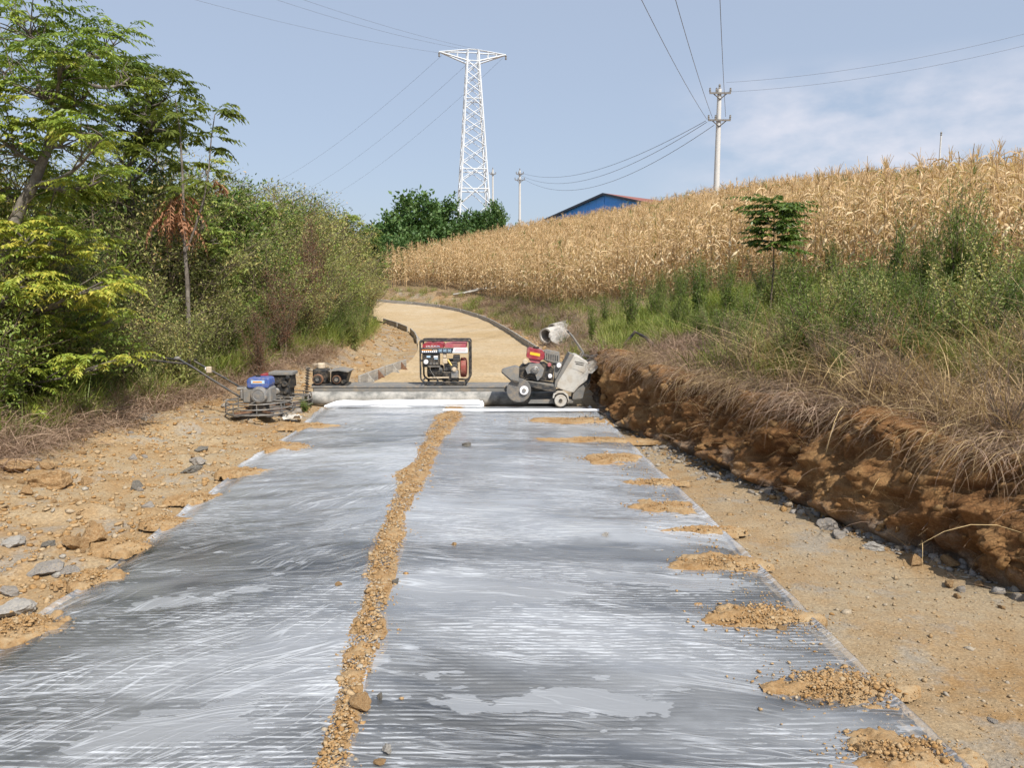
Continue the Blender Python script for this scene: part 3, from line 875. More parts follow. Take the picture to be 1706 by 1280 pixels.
RK = [(75, 960, 62, 34, 'rock_grey', 'largest grey rock, flat topped, beside the left film edge'),
      (20, 1030, 70, 46, 'rock_pale', 'pale rounded rock at the left picture edge beside the film'),
      (105, 962, 42, 20, 'rock_grey', 'flat grey stone just right of the largest grey rock'),
      (150, 908, 56, 48, 'rock_orange', 'brown cracked clod standing tallest beside the left film edge'),
      (120, 918, 42, 40, 'rock_orange', 'grey brown clod just left of the tallest cracked clod'),
      (75, 915, 26, 22, 'rock_dark', 'small dark stone left of the brown clods'),
      (318, 788, 34, 18, 'rock_dark', 'dark angular stone on the left shoulder, front of a pair'),
      (330, 772, 32, 14, 'rock_grey', 'flat grey stone on the left shoulder, rear of a pair'),
      (334, 752, 24, 9, 'rock_dark', 'thin dark slab of stone on the left shoulder toward the trowel'),
      (225, 815, 24, 17, 'rock_dark', 'dark round stone alone on the left shoulder'),
      (22, 910, 44, 16, 'rock_pale', 'flat pale stone at the left picture edge'),
      (10, 995, 40, 22, 'rock_grey', 'grey stone wedged behind the pale rounded rock'),
      (15, 788, 52, 34, 'rock_orange', 'large orange clod at the left picture edge under the dry grass'),
      (75, 812, 60, 36, 'rock_orange', 'broad orange clod below the dry grass on the left'),
      (45, 826, 26, 20, 'rock_orange', 'small orange clod between two big ones on the left'),
      (170, 955, 20, 16, 'rock_orange', 'orange lump crowning a soil pile on the left film edge'),
      (112, 980, 22, 12, 'rock_orange', 'orange lump at the outer end of a left soil pile'),
      (80, 1050, 26, 20, 'rock_orange', 'yellow lump on the nearest left soil pile'),
      (32, 1072, 26, 20, 'rock_orange', 'orange lump in front of the nearest left soil pile'),
      (598, 1186, 42, 32, 'rock_orange', 'biggest orange clod on the central soil ridge'),
      (778, 743, 20, 8, 'rock_dark', 'dark flat stone on the film right of the ridge, near the far end'),
      (729, 712, 10, 5, 'rock_dark', 'small dark stone on the far end of the ridge'),
      (757, 911, 11, 9, 'rock_orange', 'lone round orange pebble on the right film'),
      (1010, 894, 14, 7, 'rock_pale', 'lone pale pebble in the middle of the right film'),
      (563, 978, 12, 10, 'rock_orange', 'lone orange pebble on the left film beside the ridge'),
      (643, 1256, 22, 19, 'rock_pale', 'white crumbled lump right of the ridge near the camera'),
      (632, 1274, 20, 12, 'rock_orange', 'orange lump right of the ridge at the bottom of the picture'),
      (632, 1165, 12, 17, 'rock_dark', 'dark upright chip just right of the biggest ridge clod'),
      (659, 973, 16, 11, 'rock_dark', 'dark stone on the right flank of the ridge'),
      (1462, 918, 38, 13, 'rock_pale', 'flat whitish stone on the right shoulder below the bank'),
      (1402, 897, 26, 18, 'rock_grey', 'grey stone at the foot of the bank, left of the whitish one'),
      (1385, 884, 34, 24, 'rock_grey', 'grey block leaning on the foot of the bank'),
      (1430, 884, 30, 24, 'rock_orange', 'orange block at the foot of the bank behind the grey stone'),
      (1232, 800, 26, 18, 'rock_grey', 'grey stone at the foot of the bank, farthest of the large ones'),
      (1270, 812, 24, 18, 'rock_pale', 'pale stone at the foot of the bank right of the farthest grey one'),
      (1310, 1004, 22, 12, 'rock_grey', 'grey stone just outside the right film edge'),
      (1420, 1158, 24, 10, 'rock_orange', 'flat tan lump on the second right soil pile'),
      (1307, 1050, 20, 8, 'rock_orange', 'flat tan lump on the third right soil pile'),
      (1432, 1256, 18, 18, 'rock_orange', 'tan lump on the nearest right soil pile'),
      (1010, 708, 22, 16, 'rock_orange', 'orange clod beside the end of the white tube'),
      (1045, 716, 14, 10, 'rock_orange', 'small orange clod on the shoulder right of the white tube'),
        (1655, 1205, 20, 8, 'rock_grey', 'small flat grey chip on the right shoulder near the picture corner')]
for i, (px, py, w, h, m, lb) in enumerate(RK):
    if lb:
        rock(px, py, w, h, m, lb, 200 + i, rz=(i * 1.7) % 6.28, name='soil_clod' if 'clod' in lb or 'lump' in lb else 'rock')
# many look-alike clods on the left shoulder
rng = np.random.default_rng(77)
protos = [rock_mesh(300 + i, MAT['rock_orange' if i % 4 else 'rock_grey'], 2) for i in range(7)]
for i in range(110):
    y = 4.2 + 8 * rng.random() ** 1.3
    x = xL(y) - .35 - 1.9 * rng.random()
    s = float(np.clip(rng.lognormal(math.log(.034), .45), .018, .085))
    o = link('soil_clod', protos[i % 7])
    o.scale = (s, s * rng.uniform(.7, 1.1), s * rng.uniform(.5, .85)); o.rotation_euler = (0, 0, rng.uniform(0, 6.28))
    o.location = (x, y, g1(x, y) + s * .25)
    tag(o, 'loose orange or grey clod tipped on the left shoulder', 'clod', 'clods on the left shoulder')
for i in range(70):
    y = 2.9 + 7 * rng.random()
    x = bank_base(y) - .02 - .4 * rng.random() ** 2
    s = float(np.clip(rng.lognormal(math.log(.038), .4), .02, .085))
    o = link('soil_clod', protos[i % 7])
    o.scale = (s, s * rng.uniform(.7, 1.1), s * rng.uniform(.5, .85)); o.rotation_euler = (0, 0, rng.uniform(0, 6.28))
    o.location = (x, y, g1(x, y) + s * .25)
    tag(o, 'fallen clod or stone lying along the foot of the cut bank', 'clod', 'clods at the foot of the bank')
# ================================================================== machines and works gear
MAT['black'] = painted('black_steel', (.028, .03, .033), .45, .0, .34)
MAT['engine_black'] = painted('engine_black', (.02, .02, .021), .5, 0, .3, 20)
MAT['alu'] = painted('cast_aluminium', (.25, .25, .25), .5, .5, .6, 20)
MAT['steel'] = painted('worn_steel', (.17, .165, .16), .55, .4, .6, 12)
MAT['red'] = painted('faded_red_paint', (.30, .030, .045), .45, 0, .42)
MAT['pinkred'] = painted('sun_faded_red_paint', (.40, .095, .12), .5, 0, .4)
MAT['rust_red'] = painted('rust_red_paint', (.25, .05, .04), .55, 0, .4)
MAT['blue'] = painted('blue_paint', (.05, .10, .32), .4, 0, .5)
MAT['navy'] = painted('navy_panel', (.018, .03, .05), .4, 0, .15)
MAT['cream'] = painted('cream_plastic', (.55, .45, .33), .5, 0, .35)
MAT['tankwhite'] = painted('dusty_white_plastic', (.50, .475, .43), .55, 0, .65, 6)
MAT['dustgrey'] = painted('dusty_grey_paint', (.20, .195, .185), .6, .1, .55, 9)
MAT['white'] = painted('white_plastic', (.85, .86, .88), .35, 0, .04, 5)
MAT['label_white'] = painted('white_sticker', (.78, .76, .78), .5, 0, .08)
MAT['label_blue'] = painted('pale_blue_print', (.45, .62, .78), .5, 0, .08)
MAT['orange'] = painted('orange_print', (.75, .28, .03), .5, 0, .08)
MAT['yellow'] = painted('yellow_print', (.85, .50, .03), .5, 0, .08)
MAT['rubber'] = painted('black_rubber', (.022, .022, .022), .75, 0, .35)
MAT['brass'] = painted('brass', (.50, .36, .12), .4, .6, .3)
MAT['rust'] = painted('rusty_steel', (.17, .085, .05), .8, .1, .4)
t = NT('concrete_splashed_steel')
n = t.noise(5, 7, .65); c = t.ramp(n, [(.3, (.10, .10, .095)), (.45, (.24, .235, .22)), (.58, (.40, .38, .35)), (.7, (.52, .49, .45))])
MAT['splash'] = t.done(t.pbsdf(c, .8, 0, .25, t.bump(n, .6, .012)))
t = NT('weathered_board')
n = t.noise(4, 6, .6, t.map((1, 6, 6))); c = t.ramp(n, [(.3, (.20, .185, .165)), (.5, (.34, .32, .29)), (.7, (.45, .41, .35))])
MAT['board'] = t.done(t.pbsdf(c, .85, 0, .2, t.bump(n, .5, .006)))
t = NT('old_concrete')
n = t.noise(3, 7, .65); c = t.ramp(n, [(.3, (.28, .27, .25)), (.5, (.42, .40, .37)), (.7, (.54, .51, .47))])
MAT['concrete'] = t.done(t.pbsdf(c, .9, 0, .2, t.bump(n, .5, .02)))
t = NT('galvanised_white')
MAT['galv'] = t.done(t.pbsdf(t.ramp(t.noise(.8, 4), [(.3, (.62, .65, .68)), (.7, (.80, .82, .84))]), .5, .0, .4))

def arc(cx, cz, r, a0, a1, n=10):
    return [(cx + r * math.cos(math.radians(a0 + (a1 - a0) * i / n)), cz + r * math.sin(math.radians(a0 + (a1 - a0) * i / n))) for i in range(n + 1)]
def loop_pts(x0, x1, z0, z1, rt, rb, y):
    """rounded-rectangle loop in the x-z plane"""
    P = arc(x1 - rb, z0 + rb, rb, -90, 0, 5) + arc(x1 - rt, z1 - rt, rt, 0, 90, 4) + arc(x0 + rt, z1 - rt, rt, 90, 180, 4) + arc(x0 + rb, z0 + rb, rb, 180, 270, 5)
    return [(x, y, z) for x, z in P]
def wheel(root, c, r, w, rim_r):
    ty = MB().lathe([(rim_r * .98, -w / 2), (r * .93, -w / 2), (r, -w * .3), (r, w * .3), (r * .93, w / 2), (rim_r * .98, w / 2)], c, 'y', 28).build('tyre', MAT['rubber'], root, True)
    MB().lathe([(rim_r, -w * .52), (rim_r * .86, -w * .56), (rim_r * .80, -w * .40), (rim_r * .45, -w * .42), (rim_r * .40, -w * .62), (0.004, -w * .62)], c, 'y', 28).build('rim', MAT['tankwhite'], ty, True)
    MB().lathe([(rim_r * .30, -w * .60), (rim_r * .30, -w * .75), (.003, -w * .75)], c, 'y', 16).build('hub', MAT['engine_black'], ty, True)
    return ty

# ---------------------------------------------------------------- roller screed (tube, rear beam, drive)
sy = 10.78
sc = empty('roller_screed', (-1.2, sy, 0))
tag(sc, 'long concrete-splashed steel roller screed lying across the end of the pavement', 'roller screed')
zb = -.03
x0s, x1s = -2.86 + 1.2, .62 + 1.2
MB().lathe([(.004, x0s - .02), (.06, x0s - .02), (.06, x0s), (.098, x0s), (.100, x0s + .03), (.100, x1s - .03), (.098, x1s), (.05, x1s), (.05, x1s + .05), (.004, x1s + .05)], (0, 0, zb + .10), 'x', 30).build('roller', MAT['splash'], sc, True)
b = MB(); b.box(x0s + .02, x1s - .02, .105, .56, .03, .232, None, .012); b.build('rear_beam', MAT['dustgrey'], sc)
for yk in (.115, .55):
    MB().cyl((x0s, yk, .222), (x1s - .02, yk, .222), .018, sides=10).build('edge_tube', MAT['steel'], sc, True)
for xk in (x0s + .12, -.2, .55, x1s - .15):
    MB().box(xk - .04, xk + .04, .0, .5, zb, .03).build('foot', MAT['black'], sc)
# drive at its left end (coordinates measured from the photograph, in metres from the screed's left end)
dx = x0s
MB().box(dx + .0, dx + .50, .12, .44, .236, .262).build('drive_plate', MAT['black'], sc)
for cxk, r_ in ((.09, .076), (.36, .062)):
    pu = MB().lathe([(r_ * .9, 0), (r_, .008), (r_ * .86, .025), (r_ * .86, .04), (r_, .055), (r_ * .9, .063)], (dx + cxk, .10, .33), 'y', 26).build('pulley', MAT['rust'], sc, True)
    MB().lathe([(.026, -.015), (.026, .01), (.003, -.015)], (dx + cxk, .10, .33), 'y', 14).build('pulley_hub', MAT['steel'], pu, True)
    MB().lathe([(r_ * .80, -.002), (r_ * .80, .012), (r_ * .45, .012), (r_ * .45, -.002)], (dx + cxk, .10, .33), 'y', 22).build('pulley_web', MAT['engine_black'], pu, True)
MB().box(dx + .0, dx + .21, .18, .40, .262, .47, None, .02).build('gearbox', MAT['engine_black'], sc)
MB().lathe([(.05, .47), (.06, .48), (.06, .535), (.045, .55), (.003, .55)], (dx + .10, .30, 0), 'z', 18).build('gearbox_cap', MAT['cream'], sc, True)
MB().prism([(dx + .26, .27), (dx + .27, .43), (dx + .30, .46), (dx + .53, .455), (dx + .48, .31), (dx + .47, .27)], .18, .42).build('motor', MAT['engine_black'], sc)
MB().prism([(dx + .26, .462), (dx + .40, .478), (dx + .55, .452), (dx + .54, .438), (dx + .40, .462), (dx + .27, .447)], .06, .44).build('cover_plate', MAT['dustgrey'], sc)
MB().cyl((dx + .46, .08, .30), (dx + .46, .2, .30), .028, sides=14).build('tensioner', MAT['rubber'], sc, True)
for k in range(24):                                                    # hanging drive chain, link by link
    z = .05 + .019 * k
    xk = dx - .075 + .045 * (k / 23.0) + (.006 if k % 2 else -.006)
    MB().box(xk - .022, xk + .022, .05 + (.01 if k % 2 else 0), .075 + (.01 if k % 2 else 0), z, z + .014).build('chain_link', MAT['engine_black'], sc)
MB().lathe([(.05, -.02), (.05, .02), (.02, .025), (.003, .025)], (dx - .05, .06, .035), 'y', 16).build('sprocket', MAT['engine_black'], sc, True)

# ---------------------------------------------------------------- portable generator on the rear beam
gk = 10.9 / F_PX / 12.8
gY = sy + .34
gX = (680 + 780 / 12.8 - CX) / F_PX * 10.88
gen = empty('portable_generator', (gX, gY, .234))
tag(gen, 'open-frame portable generator with red tank, standing on the roller screed', 'generator')
def G(zx, zy): return ((zx - 780) * gk, (1150 - zy) * gk)
FY, BY_ = -.20, .20
ax0, az1 = G(248, 172); ax1, az0 = G(1300, 1075)
b = MB()
for y in (FY, BY_):
    b.tube(loop_pts(ax0, ax1, az0, az1, .025, .085, y), .0135, 10, closed=True)
for (x, z) in ((ax0, az1 - .03), (ax1, az1 - .03), (ax0 + .03, az0 + .03), (ax1 - .03, az0 + .03), (ax0, .35), (ax1, .35)):
    b.tube([(x, FY, z), (x, BY_, z)], .012, 8)
b.build('frame', MAT['black'], gen, True)
for x in (ax0 + .07, ax1 - .08):
    for y in (FY, BY_):
        MB().box(x - .016, x + .016, y - .02, y + .02, 0, az0 + .002, None, .004).build('foot', MAT['engine_black'], gen)
for zx in (560, 720, 860, 1010):
    x, _ = G(zx, 0)
    MB().box(x - .012, x + .012, FY - .008, BY_, .018, az0 - .014).build('base_bracket', MAT['black'], gen)
MB().box(ax0 + .06, ax1 - .07, FY + .0, BY_, .008, .020).build('base_rail', MAT['black'], gen)
# tank (two humps), filler cap and print
tk = empty('fuel_tank'); tk.parent = gen
x0, z0 = G(285, 325); x1, z1 = G(745, 225)
MB().prism([(x0, z0), (x1, z0), (x1 - .012, z0 + .05), (x1 - .045, z1 + .004), (x0 + .04, z1), (x0 + .012, z0 + .045)], FY + .01, BY_ - .02).build('tank_shell', MAT['red'], tk)
x0b, _ = G(775, 325); x1b, z1b = G(1225, 222)
MB().prism([(x0b, z0), (x1b, z0), (x1b, z1b + .002), (x0b + .14, z1b + .004), (x0b + .0, z1b - .016)], FY + .015, BY_ - .02).build('rear_tank_shell', MAT['pinkred'], tk)
xc, zc = G(520, 215)
MB().lathe([(.032, zc - .012), (.034, zc), (.034, zc + .012), (.028, zc + .016), (.003, zc + .016)], (xc, 0, 0), 'z', 18).build('filler_cap', MAT['engine_black'], tk, True)
for i, zx in enumerate(range(375, 680, 34)):                            # row of small white capitals on the tank
    x, z = G(zx, 308)
    bb = MB(); h = .020
    bb.box(x, x + .005, FY + .004, FY + .007, z, z + h)
    if i % 2 == 0: bb.box(x + .005, x + .014, FY + .004, FY + .007, z, z + .005)
    else: bb.box(x + .012, x + .016, FY + .004, FY + .007, z, z + h); bb.box(x + .005, x + .012, FY + .004, FY + .007, z + .008, z + .013)
    bb.build('letter', MAT['label_white' if i < 6 else 'label_blue'], tk)
# name board
x0, z0 = G(268, 445); x1, z1 = G(1262, 330)
nb = MB().box(x0, x1, FY - .008, FY + .012, z0, z1, None, .003).build('name_board', MAT['navy'], gen)
def plate(zx0, zx1, zy0, zy1, mat, nm, y=FY - .011, par=nb):
    a0, c1 = G(zx0, zy0); a1, c0 = G(zx1, zy1)
    return MB().box(a0, a1, y, y + .0025, c0, c1).build(nm, mat, par)
plate(280, 500, 362, 380, MAT['orange'], 'printed_bar')
for zx in range(285, 610, 42):
    plate(zx, zx + 30, 388, 424, MAT['label_white'], 'printed_letter')
plate(520, 615, 362, 382, MAT['cream'], 'printed_bar')
for zx in (640, 738, 836):                                              # three block characters
    for (a, b_, c_, d_) in ((0, 74, 356, 368), (0, 74, 378, 388), (0, 74, 402, 412), (30, 44, 356, 412), (0, 12, 378, 412)):
        plate(zx + a, zx + b_, c_, d_, MAT['label_blue'], 'printed_character')
x0, z0 = G(935, 434); x1, z1 = G(1262, 322)
MB().prism([(x0, z0), (x1, z0), (x1, z1), (x0 + .02, z1)], FY - .014, FY - .009).build('white_sticker', MAT['label_white'], nb)
plate(1000, 1225, 352, 360, MAT['pinkred'], 'sticker_line', FY - .0165)
plate(985, 1225, 384, 390, MAT['pinkred'], 'sticker_line', FY - .0165)
# control box
x0, z0 = G(285, 745); x1, z1 = G(655, 452)
cb = MB().box(x0, x1, FY + .01, FY + .12, z0, z1, None, .006).build('control_box', MAT['engine_black'], gen)
def cplate(a, b_, c_, d_, mat, nm): return plate(a, b_, c_, d_, mat, nm, FY + .007, cb)
cplate(382, 462, 500, 536, MAT['label_blue'], 'meter'); cplate(532, 622, 500, 540, MAT['label_white'], 'meter'); cplate(545, 620, 552, 572, MAT['label_blue'], 'meter')
for zx in (470, 540, 600):
    for zy in (610, 660):
        x, z = G(zx, zy); MB().lathe([(.017, -.004), (.017, .004), (.003, -.004)], (x, FY + .008, z), 'y', 14).build('socket', MAT['steel' if zy > 640 else 'black'], cb, True)
x, z = G(368, 628)
MB().lathe([(.020, -.03), (.032, -.026), (.034, -.005), (.03, .008), (.003, -.03)], (x, FY + .004, z), 'y', 20).build('switch_knob', MAT['label_white'], cb, True)
x0, z0 = G(420, 742); x1, z1 = G(670, 718)
MB().box(x0, x1, FY - .002, FY + .02, z0, z1).build('trim_strip', MAT['steel'], cb)
# alternator, engine, cooling wheel
xa, za = G(375, 850); xb_, _ = G(720, 850)
al = MB().lathe([(.004, xa), (.075, xa), (.088, xa + .012), (.088, xa + .06), (.094, xa + .062), (.094, xb_ - .02), (.08, xb_), (.004, xb_)], (0, -.06, za), 'x', 26).build('alternator', MAT['engine_black'], gen, True)
for k in range(9):
    th = math.radians(180 + 20 * k)
    MB().box(xa + .066, xb_ - .03, -.06 + .095 * math.cos(th) - .002, -.06 + .095 * math.cos(th) + .002, za + .095 * math.sin(th) - .003, za + .095 * math.sin(th) + .003).build('cooling_rib', MAT['black'], al)
xk, zk = G(735, 990)
b = MB(); b.box(xk - .03, xk + .20, -.13, .13, .06, .20, None, .015); b.box(xk + .02, xk + .17, -.10, .10, .20, .37, None, .02)
b.build('engine_block', MAT['engine_black'], gen)
for k in range(6):
    MB().box(xk + .0, xk + .19, -.125, .11, .225 + .022 * k, .232 + .022 * k).build('cylinder_fin', MAT['alu'], gen)
for (a, c_, d_, e, m, nm) in ((728, 440, 800, 552, 'cream', 'air_duct'), (720, 562, 822, 672, 'cream', 'air_filter')):
    x0, z1 = G(a, c_); x1, z0 = G(d_, e)
    MB().box(x0, x1, FY + .01, FY + .10, z0, z1, None, .008).build(nm, MAT[m], gen)
p0 = G(825, 585); p1 = G(915, 715)
MB().tube([(p0[0], FY + .04, p0[1]), (p1[0], FY + .02, p1[1])], [.018, .015], 12).build('injector_pipe', MAT['brass'], gen, True)
x, z = G(965, 800)
MB().lathe([(.034, 0), (.036, .02), (.022, -.012), (.003, -.012)], (x, FY + .03, z), 'y', 20).build('crank_cover', MAT['cream'], gen, True)
MB().box(x - .05, x + .06, FY + .05, FY + .1, z - .13, z - .02, None, .01).build('fuel_pump', MAT['alu'], gen)
x0, z0 = G(930, 640); x1, z1 = G(1080, 500)
MB().lathe([(.004, x0), (.05, x0 + .006), (.055, x0 + .02), (.055, x1 - .01), (.05, x1), (.004, x1)], (0, -.06, (z0 + z1) / 2), 'x', 20).build('muffler', MAT['dustgrey'], gen, True)
x0, _ = G(1092, 0); x1, zc = G(1232, 770)
MB().lathe([(.004, x0), (.125, x0), (.143, x0 + .012), (.145, x0 + .045), (.138, x1 - .012), (.10, x1), (.004, x1)], (0, -.03, zc), 'x', 32).build('cooling_wheel_cover', MAT['rust_red'], gen, True)
p = [G(450, 745), G(455, 800), G(500, 880), G(560, 960), G(640, 1020)]
MB().tube([(a, FY + .005, c_) for a, c_ in p], .005, 6).build('cable', MAT['steel'], gen, True)
x0, z0 = G(440, 985); x1, z1 = G(850, 958)
MB().box(x0, x1, FY + .03, FY + .05, z0, z1).build('mount_rail', MAT['cream'], gen)

# ---------------------------------------------------------------- walk-behind concrete saw
sk = 10.33 / F_PX / 7.755
sX = (820 + 850 / 7.755 - CX) / F_PX * 10.33
saw = empty('concrete_saw', (sX, 10.57, .014))
tag(saw, 'walk-behind concrete saw with white water tank, parked at the right end of the screed', 'concrete saw')
def S(zx, zy): return ((zx - 850) * sk, (1190 - zy) * sk)
def spoly(l): return [S(*p) for p in l]
def sprism(l, y0, y1, nm, m, par=saw):
    return MB().prism(spoly(l), y0, y1).build(nm, MAT[m], par)
wx, _ = S(890, 0)
for yy_ in (-.235, .225):
    wheel(saw, (wx, yy_, .098), .098, .05, .082)
MB().cyl((wx, -.21, .098), (wx, .20, .098), .012, sides=10).build('axle', MAT['steel'], saw, True)
sprism([(785, 1060), (795, 1010), (850, 975), (930, 975), (985, 1020), (1000, 1090), (985, 1090), (965, 1030), (920, 995), (860, 995), (812, 1022), (803, 1062)], -.275, -.18, 'mudguard', 'tankwhite')
MB().prism(spoly([(470, 1150), (500, 1105), (800, 1090), (1060, 1100), (1060, 1140), (990, 1145), (800, 1150)]), -.15, .20).build('lower_frame', MAT['dustgrey'], saw)
sprism([(235, 820), (300, 820), (830, 925), (830, 985), (700, 970), (400, 890), (260, 850)], -.24, -.19, 'side_rail', 'black')
sprism([(235, 820), (300, 820), (830, 925), (830, 985), (700, 970), (400, 890), (260, 850)], .15, .20, 'side_rail', 'black')
sprism([(330, 835), (820, 900), (820, 945), (330, 850)], -.19, .15, 'deck', 'dustgrey')
# blade and guard
bx_, bz_ = S(345, 960)
bl = MB().lathe([(.003, -.002), (.155, -.002), (.165, 0), (.155, .002), (.003, .002)], (bx_, -.262, bz_), 'y', 48).build('blade', MAT['steel'], saw)
MB().lathe([(.058, -.02), (.06, -.012), (.06, .015), (.003, .015)], (S(412, 960)[0], -.275, bz_), 'y', 28).build('blade_flange', MAT['label_white'], bl, True)
MB().lathe([(.026, -.032), (.028, -.02), (.003, -.032)], (S(412, 960)[0], -.275, bz_), 'y', 18).build('flange_nut', MAT['alu'], bl, True)
gd = MB().prism(spoly([(125, 705), (150, 690), (300, 652), (350, 670), (340, 840), (240, 815), (140, 735)]), -.30, -.03).build('blade_guard', MAT['dustgrey'], saw)
sprism([(120, 712), (145, 730), (245, 818), (350, 850), (350, 862), (235, 832), (120, 728)], -.305, -.025, 'guard_rim', 'black', gd)
# engine
MB().prism(spoly([(400, 640), (690, 620), (800, 700), (800, 860), (380, 830), (300, 740)]), -.10, .14).build('engine_block', MAT['engine_black'], saw)
ex, ez = S(555, 700)
MB().prism(spoly([(430, 690), (490, 625), (620, 620), (680, 690), (650, 790), (590, 850), (560, 760), (500, 745), (460, 760)]), -.155, -.09).build('crankcase', MAT['alu'], saw)
MB().lathe([(.050, .0), (.052, -.02), (.036, -.03), (.032, -.02), (.018, -.03), (.003, -.03)], (ex, -.155, ez), 'y', 24).build('crank_cover', MAT['alu'], saw, True)
rx_, rz_ = S(430, 600)
MB().lathe([(.036, 0), (.038, -.03), (.03, -.04), (.003, -.04)], (rx_, -.09, rz_), 'y', 18).build('fuel_filter', MAT['cream'], saw, True)
tk2 = MB().prism(spoly([(445, 540), (455, 440), (485, 420), (655, 455), (685, 490), (675, 560), (640, 580), (470, 555)]), -.13, .10).build('fuel_tank', MAT['red'], saw)
sprism([(495, 470), (625, 493), (620, 530), (490, 505)], -.134, -.1295, 'yellow_label', 'yellow', tk2)
cx_, cz_ = S(575, 425)
MB().lathe([(.038, cz_ - .01), (.04, cz_), (.04, cz_ + .014), (.003, cz_ + .016)], (cx_, 0, 0), 'z', 18).build('filler_cap', MAT['engine_black'], tk2, True)
sprism([(470, 556), (640, 582), (610, 625), (500, 605)], -.11, .08, 'tank_cradle', 'pinkred', tk2)
mf = MB().prism(spoly([(682, 465), (715, 450), (880, 485), (880, 600), (850, 620), (690, 575)]), -.12, .08).build('muffler_box', MAT['dustgrey'], saw)
for k in range(6):
    p0 = S(705 + 28 * k, 490 + 6 * k); p1 = S(705 + 28 * k, 565 + 6 * k)
    MB().box(p0[0], p0[0] + .012, -.1235, -.119, p1[1], p0[1]).build('muffler_slot', MAT['engine_black'], mf)
for (a, b_, r_, m) in ((745, 640, .028, 'pinkred'), (870, 650, .034, 'label_white'), (755, 790, .03, 'label_white')):
    q = S(a, b_); MB().lathe([(r_, 0), (r_ * 1.05, -.03), (r_ * .8, -.045), (.003, -.045)], (q[0], -.10, q[1]), 'y', 16).build('engine_cap', MAT[m], saw, True)
sprism([(800, 640), (920, 620), (870, 800), (820, 830)], -.09, .09, 'starter_housing', 'dustgrey')
MB().tube([(*[S(385, 800)[0]], -.14, S(385, 800)[1]), (S(440, 830)[0], -.17, S(440, 830)[1]), (S(400, 900)[0], -.2, S(400, 900)[1])], .009, 8).build('water_hose', MAT['rubber'], saw, True)
# water tank with its grey front edge and rear hopper
wt = MB().prism(spoly([(1060, 510), (1100, 508), (1165, 545), (1240, 592), (1262, 720), (1235, 840), (1130, 920), (1062, 1005), (960, 980), (835, 935), (845, 870)]), -.21, .19).build('water_tank', MAT['tankwhite'], saw)
bv = wt.modifiers.new('edge', 'BEVEL'); bv.width = .014; bv.segments = 2; bv.limit_method = 'ANGLE'
sprism([(1008, 488), (1062, 505), (842, 880), (832, 940), (812, 925), (820, 850)], -.215, .195, 'tank_front_plate', 'dustgrey')
for j, (a0, a1_, yk) in enumerate(((1075, 1200, 585), (1085, 1190, 612))):    # two lines of tiny print, too small to read
    for k in range(9):
        u0 = a0 + (a1_ - a0) * k / 9.0
        q0 = S(u0, yk + (u0 - a0) * .22); q1 = S(u0 + 9, yk + 12 + (u0 - a0) * .22)
        MB().box(q0[0], q1[0], -.2135, -.2105, q1[1], q0[1]).build('printed_letter', MAT['engine_black'], wt)
hp = MB().prism(spoly([(1235, 605), (1262, 600), (1420, 545), (1490, 512), (1512, 520), (1500, 550), (1300, 748), (1235, 740)]), -.20, .18).build('rear_hopper', MAT['tankwhite'], saw)
for zy in (610, 700):
    q = S(1258, zy); MB().lathe([(.008, 0), (.008, -.006), (.002, -.006)], (q[0], -.2, q[1]), 'y', 10).build('rivet', MAT['rust'], hp)
sprism([(1180, 530), (1300, 560), (1440, 520), (1430, 505), (1300, 535), (1190, 505)], -.12, .12, 'hopper_rim', 'black')
sprism([(1060, 1005), (1130, 915), (1190, 890), (1215, 950), (1190, 1050), (1180, 1085), (1050, 1090)], -.17, .10, 'rear_skid', 'dustgrey')
sprism([(1215, 850), (1262, 740), (1300, 750), (1285, 870), (1215, 960), (1195, 900)], -.10, .12, 'rear_bracket', 'black')
for yk in (-.13, .11):
    pts = [S(1165, 540), S(1190, 480), S(1120, 370), S(1050, 270), S(1000, 215)]
    MB().tube([(a, yk, c_) for a, c_ in pts], .012, 8).build('handle_bar', MAT['dustgrey'], saw, True)
MB().tube([(S(1000, 215)[0], -.14, S(1000, 215)[1]), (S(1000, 215)[0], .12, S(1000, 215)[1])], .013, 8).build('handle_grip', MAT['rubber'], saw, True)

# ---------------------------------------------------------------- power trowels
def trowel(loc, zx0, zy0, k, label, body):
    r = empty('power_trowel', loc, 0.0)
    tag(r, label, 'power trowel', 'power trowels')
    def T(zx, zy): return ((zx - zx0) * k, (zy0 - zy) * k)
    R = .40
    for (z, rr) in ((.035, R), (.10, R), (.165, R * .98)):
        MB().tube([(rr * math.cos(2 * math.pi * i / 36), rr * math.sin(2 * math.pi * i / 36), z) for i in range(36)], .009, 6, closed=True).build('guard_ring', MAT['steel'], r, True)
    for i in range(8):
        a = 2 * math.pi * (i + .3) / 8
        MB().cyl((R * math.cos(a), R * math.sin(a), .03), (R * math.cos(a) * .98, R * math.sin(a) * .98, .17), .007, sides=6).build('guard_post', MAT['steel'], r, True)
    for i in range(4):
        a = math.pi / 4 + i * math.pi / 2
        M_ = Matrix.Rotation(a, 4, 'Z')
        MB().box(.07, .36, -.075, .075, .002, .010, M_).build('blade', MAT['steel'], r)
        MB().box(.03, .35, -.012, .012, .022, .045, M_).build('blade_arm', MAT['rust'], r)
    for i in range(4):
        a = i * math.pi / 2
        MB().tube([(.06 * math.cos(a), .06 * math.sin(a), .17), (R * .97 * math.cos(a), R * .97 * math.sin(a), .165)], .008, 6).build('guard_spoke', MAT['steel'], r, True)
    MB().lathe([(.003, .01), (.07, .01), (.08, .05), (.12, .06), (.12, .15), (.07, .19), (.003, .19)], (0, 0, 0), 'z', 20).build('gearbox', MAT['engine_black'], r, True)
    body(r, T)
    return r
